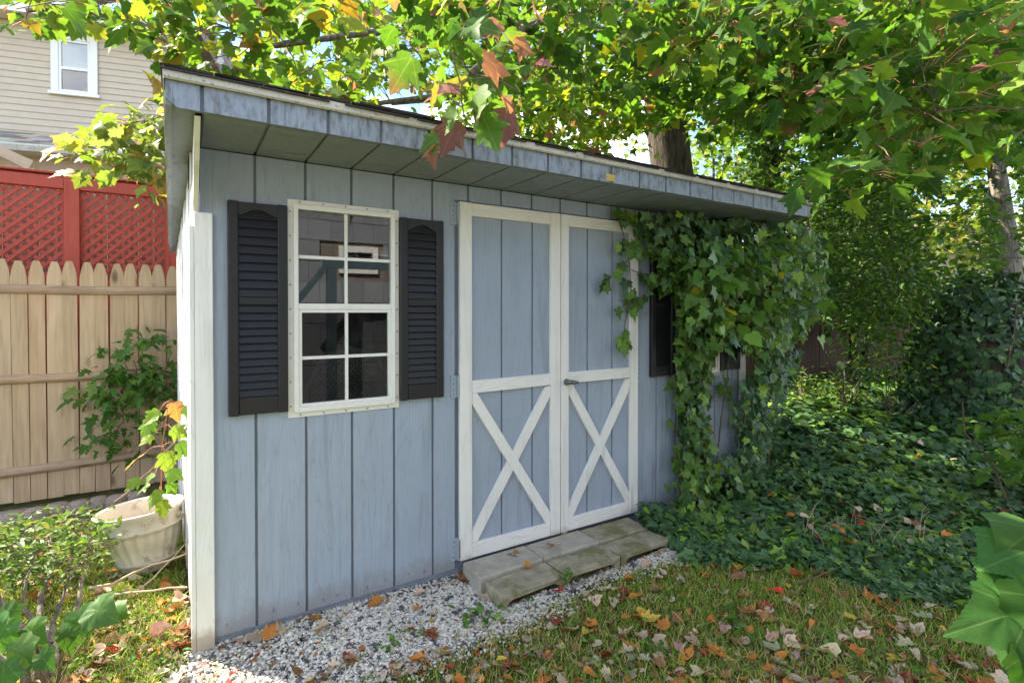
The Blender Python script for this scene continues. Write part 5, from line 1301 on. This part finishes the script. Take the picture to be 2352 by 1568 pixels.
m = MB(); pr_ = [(.75, -.1), (.72, .5), (.60, 1.0), (.38, 1.35), (.01, 1.5)]
m.lathe(pr_[::-1], 14, (mc.x + .05, mc.y, gz1(mc.x, mc.y)), None, 1, .9).build('stump', M['bark'], md)

# ================================================================== LEFT SIDE PLANTS
# porcelain vine on the fence
b = at_Y(370, 1000, YFEN - .1)
pv = thing('porcelain_vine', (b.x, b.y, 0), 'deeply lobed green vine spilling over the cedar pickets by the shed', 'vine')
PVP = [(300, 790), (350, 770), (412, 790), (412, 960), (380, 980), (340, 960), (290, 930), (250, 890), (230, 870), (260, 830)]
PV2 = [(190, 860), (250, 870), (300, 940), (300, 1000), (250, 980), (220, 960), (200, 920)]
cs = [at_Y(a, b_, YFEN - .08 - rnd.uniform(0, .22)) for a, b_ in sample_poly(PVP, 30)] + [at_Y(a, b_, YFEN - .08 - rnd.uniform(0, .1)) for a, b_ in sample_poly(PV2, 9)]
cs += [at_Y(a, b_, YFEN - .1) for a, b_ in ((230, 860), (205, 1005), (250, 820), (320, 765), (280, 825), (330, 1010), (300, 1040), (262, 1000), (220, 1020), (350, 990))]
leafy(pv, 'lobed_leaf', T_PORC, T_PORC, cs, 7, .08, .075, [(4, (.065, .155, .03)), (3, (.09, .19, .035)), (1, (.14, .24, .04))], M['leafp'], [at_Y(405, 1000, YFEN - .1), at_Y(400, 900, YFEN - .1), at_Y(380, 850, YFEN - .1)], 220, .8, .8, r_max=.006, lo_z=9)
# maple sapling in the planter
sb = LR @ Vector((.07, 0, .2)); st_top = at_d(388, 920, 2.72)
sp = thing('maple_sapling', tuple(sb), 'young yellow green maple seedling growing out of the cream planter', 'sapling')
pts = curve(sb, st_top, 0, 6, .006); MB().tube(pts, [.005, .0045, .004, .0035, .003, .0025, .002], 6).build('stem', M['redtwig'], sp)
P = []; tip = []
for px, py, ang in ((400, 925, .3), (365, 945, -1), (420, 940, 1.2), (355, 960, -1.4), (395, 985, .9), (350, 1000, -1.2), (378, 1040, .3), (330, 1042, -1.5), (408, 1020, 1.3), (355, 1090, -.9), (388, 1080, .8), (340, 1110, -1.2), (365, 1125, -.3), (385, 1110, .6), (322, 1100, -1.5), (370, 1150, .2), (345, 965, -.6)):
    p = at_d(px, py, 2.72 + rnd.uniform(-.06, .06)); P.append(p); tip.append((math.sin(ang) * .9, -.35, -.45 - .2 * math.cos(ang)))
n = len(P); A = frames(np.array(tip) + rng.normal(0, .12, (n, 3)), np.stack([rng.normal(0, .3, n), -.5 + rng.normal(0, .3, n), np.ones(n)], 1))
leaf_cloud(sp, 'maple_leaf', T_MAPLE, T_MAPLE, np.array([tuple(p) for p in P]), A, rng.uniform(.065, .10, n), palette(n, [(4, (.11, .20, .03)), (2, (.17, .24, .035)), (.4, (.30, .16, .07))], .15, .08, .4), M['leaf'], 40)
pm_ = MB()
for p in P:
    k = min(pts, key=lambda c: abs(c.z - p.z - .03)); pm_.tube([k, (k + p) / 2 + Vector((0, 0, .015)), p], .0013, 4)
pm_.build('petioles', M['redtwig'], sp)['kind'] = 'stuff'
# azalea
ab = at_z(95, 1560, -.03)
az = thing('azalea_bush', (ab.x, ab.y, -.03), 'spreading azalea bush with small glossy yellow green leaves at the left edge', 'bush')
stems_ = []
for tx, ty, d in ((60, 1330, 2.1), (160, 1320, 2.2), (-40, 1300, 2.0), (205, 1290, 2.5), (110, 1240, 2.5), (-100, 1350, 1.9)):
    pts = curve(ab + Vector((rnd.uniform(-.05, .05), rnd.uniform(-.04, .04), -.04)), at_d(tx, ty, d), -.06, 6, .018)
    MB().tube(pts, [.017, .016, .014, .012, .010, .008, .006], 7).build('stem', M['bark2'], az, smooth=True); stems_ += pts[3:]
cs = region([(-60, 1205), (60, 1195), (150, 1185), (225, 1180), (240, 1200), (215, 1260), (180, 1310), (120, 1330), (20, 1340), (-80, 1360)], 150, 2.15, 2.75)
leafy(az, 'oval_leaf', T_OVAL, T_OVAL, cs, 11, .062, .036, [(4, (.085, .145, .03)), (3, (.13, .19, .035)), (2, (.05, .10, .025)), (.5, (.22, .20, .05)), (.1, (.4, .09, .05))], M['leafp'], stems_, 300, -.35, .5, r_max=.006, lo_z=9)
# lobed weed at the bottom left
def broad(name, label, base, spec, cols, cat='plant'):
    s = thing(name, tuple(base), label, cat); st = MB(); P = []; T_ = []; Nn = []; S_ = []
    for px, py, d, sz, tx, tz in spec:
        p = at_d(px, py, d); P.append(tuple(p)); S_.append(sz * .88); t3 = RT * tx + Vector((0, 0, tz)) - FW * .35; T_.append(tuple(t3))
        n3 = Vector((0, 0, 1)) - FW * 1.0 + RT * rnd.uniform(-.3, .3); Nn.append(tuple(n3)); st.tube(curve(base, p, .06, 5, .008), [.004, .0035, .003, .0025, .002, .0016], 5)
    st.build('stems', M['twig'], s); n = len(P)
    leaf_cloud(s, 'grape_leaf', T_GRAPE, T_GRAPE, np.array(P), frames(np.array(T_), np.array(Nn)), np.array(S_), palette(n, cols, .14), M['leafp'], 60)
broad('wild_grape', 'bright green lobed weed leaves in front of the azalea stems', at_z(120, 1600, -.03), [(180, 1400, 1.85, .10, .5, -.5), (210, 1395, 1.85, .11, .9, -.1), (160, 1440, 1.8, .10, -.2, -.9), (255, 1395, 1.9, .08, 1, -.2), (20, 1420, 1.75, .12, -.4, -.8), (40, 1470, 1.7, .10, .6, -.6), (10, 1520, 1.65, .11, .1, -1), (90, 1500, 1.7, .07, .8, -.5), (0, 1400, 1.8, .10, .7, -.6), (60, 1440, 1.8, .09, .8, -.3)], [(3, (.06, .15, .03)), (1, (.08, .175, .035))])
broad('thimbleberry', 'large bright green toothed leaves reaching in from the right edge', at_z(2500, 1560, -.03), [(2372, 1215, 1.3, .13, -.9, -.35), (2362, 1262, 1.28, .14, -1, -.1), (2352, 1320, 1.25, .135, -.85, -.45), (2342, 1405, 1.22, .15, -1, .05), (2330, 1300, 1.3, .10, -.3, -.9), (2362, 1450, 1.2, .12, -.55, -.85), (2362, 1500, 1.18, .11, -.35, -.9), (2410, 1380, 1.2, .14, -.8, -.5)], [(3, (.045, .125, .022)), (1, (.06, .145, .026))])

# ================================================================== LAWN, WEEDS, FALLEN LEAVES
def on_step(x, y): return (x > 1.19) & (x < 2.37) & (y > -.49) & (y < -.03)
n = 420000
q = np.stack([rng.uniform(-2.3, 3.9, n), rng.uniform(-2.5, 2.3, n)], 1)
ivp, ivq, ivz = project(np.stack([q[:, 0], q[:, 1], np.full(n, .0)], 1))
lawn = ~inpoly(q[:, 0], q[:, 1], GW) & ~on_step(q[:, 0], q[:, 1]) & ~((q[:, 0] > -.0) & (q[:, 1] > -.05))
inside_ivy = inpoly(ivp, ivq, EDGE) & (ivz > 0)
dens = .6 + .4 * np.clip(.5 + .9 * np.sin(q[:, 0] * 2.1 + .5) * np.sin(q[:, 1] * 2.7 + 1) + rng.normal(0, .25, n), 0, 1)
dens *= np.where(inside_ivy, .06, 1) * np.where((q[:, 0] > 2.8) & (q[:, 1] > -.6), .0, 1) * np.where(q[:, 1] > 1.6, .25, 1)
ingr = inpoly(q[:, 0], q[:, 1], GW); lawn |= ingr & (rng.random(n) < np.where(np.sin(q[:, 0] * 5 + 2 * q[:, 1]) * np.sin(q[:, 1] * 11 + q[:, 0] * 3) > .35, .22, .03))
lawn &= rng.random(n) < dens
q = q[lawn]; n = len(q); z = gz(q[:, 0], q[:, 1])
th = rng.uniform(0, 6.28, n); h = np.clip(rng.normal(.025, .012, n), .008, .075); w = rng.uniform(.0015, .003, n)
ln = rng.uniform(.2, 1.5, n) * h; ta = th + rng.normal(0, .8, n)
dx, dy = np.cos(th) * w, np.sin(th) * w; lx, ly = np.cos(ta + 1.57) * ln, np.sin(ta + 1.57) * ln
b0 = np.stack([q[:, 0], q[:, 1], z - .004], 1)
V = np.stack([b0 + np.stack([-dx, -dy, 0 * h], 1), b0 + np.stack([dx, dy, 0 * h], 1), b0 + np.stack([lx * .35 - dx * .8, ly * .35 - dy * .8, h * .62], 1), b0 + np.stack([lx * .35 + dx * .8, ly * .35 + dy * .8, h * .62], 1), b0 + np.stack([lx, ly, h], 1)], 1)
f = np.array([(0, 1, 3), (0, 3, 2), (2, 3, 4)]); F = (f[None] + (np.arange(n) * 5)[:, None, None]).reshape(-1, 3)
pt = np.sin(q[:, 0] * 2.6 + 1.3 * np.sin(q[:, 1] * 2.2)) * np.cos(q[:, 1] * 3.1 + q[:, 0]) + rng.normal(0, .5, n)
gcol = palette(n, [(2, (.19, .33, .04)), (2, (.26, .37, .05)), (1, (.36, .38, .09))], .2); straw = palette(n, [(2, (.58, .47, .20)), (1, (.46, .38, .15)), (1, (.32, .26, .11))], .2)
mk = (pt > .75) | (rng.random(n) < .20); gcol[mk] = straw[mk]
uv = np.array([(0, 0), (0, 0), (0, .6), (0, .6), (0, 1.)])
me = fill_mesh('grass', V.reshape(-1, 3), F, M['grass'], np.repeat(gcol, 5, 0), np.tile(uv, (n, 1)))
stuff_obj('grass', me, None, label='short autumn lawn grass, part green and part straw coloured', cat='grass')
nc = 5200; q = np.stack([rng.uniform(-1.9, 3.6, nc), rng.uniform(-2.3, 1.2, nc)], 1)
pc = np.sin(q[:, 0] * 4.1 + 2) * np.sin(q[:, 1] * 5.3) + rng.normal(0, .25, nc)
okc = (pc > .35) & ~inpoly(q[:, 0], q[:, 1], GW) & ~((q[:, 0] > -.0) & (q[:, 1] > -.05)) & ~on_step(q[:, 0], q[:, 1]); q = q[okc]; nc = len(q)
stuff_obj('clover', cloud_mesh('clover', T_HEART, np.stack([q[:, 0], q[:, 1], gz(q[:, 0], q[:, 1]) + rng.uniform(.012, .035, nc)], 1), hang(nc, -.05), rng.uniform(.012, .026, nc), palette(nc, [(3, (.10, .23, .035)), (2, (.15, .30, .04))], .2), M['leafp']), None, label='clover and small weeds growing through the lawn', cat='clover')
# clover and weeds
weeds = [('clump of ground ivy weed under the notched end of the step', 1205, 1385, 20, .028, .05, 'oval'), ('fresh weed clump in the gravel left of the step', 1110, 1425, 24, .05, .07, 'oval'), ('small weed on the gravel below the first window', 870, 1500, 12, .04, .06, 'oval'),
         ('weed tuft at the gravel edge near the picture bottom', 960, 1480, 10, .04, .06, 'oval'), ('dandelion rosette on the lawn right of the step', 1680, 1440, 14, .06, .05, 'oval'), ('clover patch beside the corner trim foot', 385, 1515, 26, .022, .07, 'heart'),
         ('clover patch on the gravel edge below the door', 1320, 1430, 22, .022, .07, 'heart'), ('clover patch in the lawn below the step', 1480, 1480, 26, .024, .09, 'heart'), ('clover patch at the lower right lawn', 1960, 1520, 30, .026, .10, 'heart'), ('grassy weed patch at the ivy edge', 1800, 1290, 40, .07, .13, 'oval'),
         ('small green weed on the mossy step blocks', 1310, 1330, 6, .03, .04, 'heart'), ('clover patch in front of the wild grape', 290, 1540, 24, .022, .08, 'heart')]
for lab, px, py, n, sz, sp_, kind in weeds:
    p = at_z(px, py, .03 if 'step blocks' in lab else -.03); zz = .024 if 'step blocks' in lab else gz1(p.x, p.y)
    s = thing('weed', (p.x, p.y, zz), lab, 'weed')
    P = np.stack([p.x + rng.normal(0, sp_, n) * .8, p.y + rng.normal(0, sp_, n) * .8, zz + rng.uniform(.008, .05, n) * (sz / .04) ** .5], 1)
    cols = [(3, (.09, .20, .03)), (2, (.13, .26, .035))]
    tm = T_OVAL if kind == 'oval' else T_HEART
    sm_ = MB()
    for k in range(n): sm_.tube([(p.x + (P[k, 0] - p.x) * .5, p.y + (P[k, 1] - p.y) * .5, zz - .003), tuple(P[k])], .0009, 3)
    sm_.build('stems', M['grass'] if False else M['leafp'], s)['kind'] = 'stuff'
    leaf_cloud(s, kind + '_leaf', tm, tm, P, hang(n, -.1 if kind == 'heart' else .1), sz * rng.uniform(.7, 1.3, n), palette(n, cols, .2), M['leafp'], n, 9)

# fallen leaves: the ones that show are things; their colour is what tells them apart
LIT = [('pale pinkish tan', (.62, .46, .34), 5.0), ('bright orange', (.56, .21, .05), 2.3), ('dark red', (.30, .06, .04), 1.3), ('yellow', (.62, .42, .07), .5), ('brown curled', (.30, .15, .07), 2.2), ('pinkish mauve', (.45, .26, .23), .6), ('scarlet', (.62, .06, .04), .35), ('pale silvery green', (.40, .40, .28), .35)]
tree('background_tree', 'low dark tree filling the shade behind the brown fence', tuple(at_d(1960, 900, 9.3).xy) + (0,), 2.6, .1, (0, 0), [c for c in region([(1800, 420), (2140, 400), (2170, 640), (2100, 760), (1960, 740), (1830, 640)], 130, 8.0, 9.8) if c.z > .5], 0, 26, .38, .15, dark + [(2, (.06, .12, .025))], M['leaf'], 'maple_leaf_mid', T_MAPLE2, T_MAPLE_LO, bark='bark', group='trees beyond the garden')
lw = np.array([l[2] for l in LIT])
lit_me = []
for k in range(12):
    r = np.random.default_rng(k + 90); tm = (T_MAPLE if k % 3 else T_MAPLE2) if k % 4 != 3 else T_HEART
    v, f, uv = tm; w = v.copy(); c1_, c2_ = r.uniform(.1, 1.2), r.uniform(-.2, .6)
    w[:, 2] = c1_ * .55 * w[:, 0] ** 2 * 2 + c2_ * .5 * (w[:, 1] - .45) ** 2 * 2 + r.normal(0, .035, len(w)) + r.uniform(-.35, .35) * w[:, 0] * (w[:, 1] - .4)
    w[:, 1] -= .45; w[:, 0] *= r.uniform(.55, 1.0)
    cu = r.uniform(.3, 1.9) if k % 2 else r.uniform(.1, .8); xx = w[:, 0].copy(); w[:, 0] = np.sin(xx * cu) / cu; w[:, 2] += (1 - np.cos(xx * cu)) / cu; w[:, 2] -= w[:, 2].min()
    lit_me.append(fill_mesh('fallen_leaf', w, f, M['litter'], np.ones((len(w), 4)), uv))
def drop(poly, n, zfun, where, size=(.034, .074), weights=None, tilt=.22, raw=False):
    q = sample_poly(poly, n); out = []
    for a, b_ in q:
        p = at_z(a, b_, zfun if isinstance(zfun, (int, float)) else 0)
        z_ = zfun if isinstance(zfun, (int, float)) else zfun(p.x, p.y)
        k = rng.choice(len(LIT), p=(lw if weights is None else weights) / (lw if weights is None else weights).sum())
        out.append((Vector((p.x, p.y, z_)), k, rnd.uniform(*size), where))
    return out
LAWN1 = [(880, 1600), (1020, 1520), (1180, 1450), (1330, 1360), (1480, 1310), (1640, 1262), (1850, 1290), (2080, 1345), (2230, 1380), (2330, 1600)]
LAWN2 = [(20, 1180), (260, 1190), (430, 1250), (440, 1490), (400, 1600), (60, 1600), (250, 1400), (60, 1350)]
ground_ = lambda x, y: gz1(x, y) + .016
falls = drop(LAWN1, 225, ground_, 'on the lawn in front of the ivy')
falls += drop(LAWN2, 120, ground_, 'on the grass left of the shed')
falls += drop(GRAVEL[2:], 42, lambda x, y: gz1(x, y) + .022, 'on the white gravel strip', weights=lw * np.array([1, 1.2, 1.4, .4, 1.6, 1, .3, .2]))
falls += drop([(1700, 1000), (2352, 1000), (2352, 1340), (1900, 1280), (1650, 1230)], 46, lambda x, y: gz1(x, y) + .12, 'on the ivy ground cover', (.04, .075))
falls += drop([(1050, 1308), (1080, 1300), (1250, 1245), (1260, 1262), (1060, 1335)], 12, lambda x, y: gz1(x, y) + .02, 'under the shed edge by the step', weights=np.array([1, .3, 1, .5, 3, .5, 0, 0]))
for px, py, k, s_, zz in ((1210, 1300, 1, .055, .05), (1180, 1275, 4, .06, .052), (1262, 1255, 4, .055, .048), (1365, 1232, 1, .045, .048), (1300, 1228, 0, .05, .046), (1402, 1215, 0, .05, .03), (1240, 1262, 4, .035, .05)):
    p = at_z(px, py, zz); falls.append((p, k, s_, 'on the concrete step'))
for px, py, s_, k in ((1825, 1315, .075, 6), (1895, 1490, .10, 0), (1010, 1495, .09, 0), (360, 1440, .09, 5), (400, 1550, .08, 0)):
    p = at_z(px, py, -.0); falls.append((Vector((p.x, p.y, gz1(p.x, p.y) + .02)), k, s_, 'on the lawn in front of the ivy' if px > 600 else 'on the grass left of the shed' if px < 450 else 'on the white gravel strip'))
falls = [f_ for f_ in falls if not (f_[0].x > .02 and f_[0].y > -.03 and f_[0].x < 3.7)]
Pf = np.array([tuple(f_[0]) for f_ in falls]); px, py, zf = project(Pf)
size = np.where((px > 0) & (px < 2352) & (py < 1568) & (py > 0), np.array([f_[2] for f_ in falls]) / zf, 0); order = np.argsort(-size); n_t = 300
rest_P, rest_A, rest_S, rest_c = [], [], [], []; things_ = []
for rank, i in enumerate(order):
    p, k, s_, where = falls[i]; g = rnd.uniform(.72, 1.18); c = tuple(min(1, v_ * g * rnd.uniform(.9, 1.1)) for v_ in LIT[k][1])
    rot = Matrix.Rotation(rnd.uniform(0, 6.28), 4, 'Z') @ Matrix.Rotation(rnd.gauss(0, .3), 4, 'X') @ Matrix.Rotation(rnd.gauss(0, .3), 4, 'Y')
    m = Matrix.Translation(p) @ rot @ Matrix.Scale(s_ * 1.05, 4)
    if rank < n_t:
        o = bpy.data.objects.new('fallen_leaf', lit_me[rnd.randrange(12)]); C.objects.link(o); o.matrix_basis = m; o.color = (*c, .35 if k in (1, 5) else 0.0)
        things_.append((o, k, s_, where, p))
    else:
        rest_P.append(tuple(p)); rest_A.append(np.array(rot.to_3x3())); rest_S.append(s_); rest_c.append((*c, 0.0))
# every leaf's label: size, colour, and how near it lies to something one can find
MARKS = [('the left end of the step', 1120, 1350), ('the middle of the step', 1300, 1360), ('the right end of the step', 1510, 1270), ('the white corner trim', 470, 1490), ('the planter', 330, 1310), ('the azalea stems', 110, 1500),
         ('the wild grape leaves', 230, 1480), ('the edging stones', 150, 1180), ('the dandelion rosette', 1680, 1440), ('the first clover patch below the step', 1480, 1480), ('the weed tuft on the gravel', 960, 1480), ('the left door hinge', 1050, 1310),
         ('the ivy edge under the asters', 1850, 1280), ('the ivy edge below the mound', 2150, 1345), ('the large toothed leaves at the right edge', 2300, 1430), ('the lower right clover patch', 1960, 1520), ('the bottom edge of the lawn', 1300, 1568),
         ('the bottom edge below the second window', 1650, 1568), ('the climbing ivy', 1700, 1150), ('the middle of the ivy cover', 2000, 1150), ('the right side of the ivy cover', 2280, 1150), ('the sticks by the planter', 330, 1350)]
buck = {}
for o, k, s_, where, p in things_:
    a, b_, _ = project(np.array([tuple(p)])); a, b_ = a[0], b_[0]
    mk_ = min(MARKS, key=lambda m_: (m_[1] - a) ** 2 + 3 * (m_[2] - b_) ** 2)
    sz_ = 'small' if s_ < .047 else 'large' if s_ > .062 else 'middling'
    buck.setdefault((sz_, k, mk_), []).append(((mk_[1] - a) ** 2 + (mk_[2] - b_) ** 2, o, where))
ORD = ['nearest to', 'second nearest to', 'third nearest to', 'fourth nearest to', 'fifth nearest to', 'sixth nearest to', 'seventh nearest to', 'eighth nearest to', 'ninth nearest to', 'tenth nearest to', 'eleventh nearest to', 'twelfth nearest to', 'thirteenth nearest to', 'fourteenth nearest to', 'fifteenth nearest to', 'sixteenth nearest to']
for (sz_, k, mk_), lst in buck.items():
    lst.sort(key=lambda e_: e_[0])
    for r_, (_, o, where) in enumerate(lst): tag(o, f"{sz_} {LIT[k][0]} fallen leaf, {'closest one to' if len(lst) == 1 else ORD[min(r_, 15)]} {mk_[0]}".replace('pale pinkish tan', 'pale tan').replace('fallen leaf, closest one to', 'leaf closest to'), 'fallen leaf', f'{LIT[k][0]} fallen leaves {where}')
# long dry grass stalks standing out of the ivy edge
tg = at_z(1900, 1240, 0)
tgo = thing('tall_grass', (tg.x, tg.y, gz1(tg.x, tg.y)), 'loose tuft of long straw coloured grass stalks over the ivy edge', 'grass')
for a, b_ in sample_poly([(1740, 1230), (1900, 1200), (2180, 1260), (2100, 1310), (1850, 1270)], 26):
    p = at_z(a, b_, .0); p.z = gz1(p.x, p.y) + .02; d_ = Vector((rnd.uniform(-.22, .22), rnd.uniform(-.1, .1), rnd.uniform(.14, .30)))
    MB().tube([p, p + d_ * .4 + Vector((0, 0, .03)), p + d_ * .8, p + d_ + Vector((d_.x * .3, 0, -.03))], [.0016, .0014, .0012, .0007], 4).build('stalk', M['dry'], tgo)
n_ = 160; q = sample_poly([(1700, 1240), (1900, 1215), (2150, 1290), (2050, 1320), (1850, 1275)], n_); P = np.array([tuple(at_z(a, b_, 0)) for a, b_ in q]); P[:, 2] = gz(P[:, 0], P[:, 1]) + rng.uniform(.03, .13, n_)
leaf_cloud(tgo, 'blade_leaf', T_OVAL, T_OVAL, P, hang(n_, .1), rng.uniform(.04, .09, n_), palette(n_, [(3, (.10, .22, .03)), (1, (.20, .28, .05))], .2), M['leafp'], 120, 9)
# small scraps of litter between the grass: uncountable
q = np.concatenate([sample_poly(LAWN1, 750), sample_poly(LAWN2, 420), sample_poly(GRAVEL, 420)])
for a, b_ in q:
    p = at_z(a, b_, -.03)
    if p.x > .02 and p.y > -.03: continue
    k = rng.choice(len(LIT), p=lw / lw.sum()); g = rnd.uniform(.5, 1.0)
    rest_P.append((p.x, p.y, gz1(p.x, p.y) + .012)); rest_S.append(rnd.uniform(.015, .04)); rest_c.append((*[v_ * g for v_ in LIT[k][1]], 0.0))
    rest_A.append(np.array((Matrix.Rotation(rnd.uniform(0, 6.28), 3, 'Z') @ Matrix.Rotation(rnd.gauss(0, .5), 3, 'X'))))
stuff_obj('leaf_litter', cloud_mesh('leaf_litter', T_MAPLE2, np.array(rest_P), np.array(rest_A), np.array(rest_S), np.array(rest_c), M['litter']), None, label='scraps of small dry leaves scattered through the lawn grass', cat='leaf litter')
# leaves caught on the roof edge
for k, (px, kk) in enumerate(((1260, 4), (1330, 1), (1400, 4), (1450, 1), (1620, 1), (1665, 5))):
    p = at_Y(px, 300, YF + .1); z_ = roofz(YF + .1) + .03
    o = bpy.data.objects.new('fallen_leaf', lit_me[k]); C.objects.link(o); o.matrix_basis = Matrix.Translation((p.x, YF + .1, z_)) @ Matrix.Rotation(k * 1.1, 4, 'Z') @ Matrix.Rotation(.5, 4, 'X') @ Matrix.Scale(.085, 4); o.color = (*LIT[kk][1], 0)
    tag(o, ['brown leaf caught on the middle of the roof edge', 'orange leaf on the roof edge above the left door', 'brown leaf on the roof edge left of the brass plate', 'orange leaf on the roof edge right of the brass plate', 'orange leaf standing on the roof in front of the dark ivy', 'mauve leaf standing on the roof above the right window'][k], 'fallen leaf')
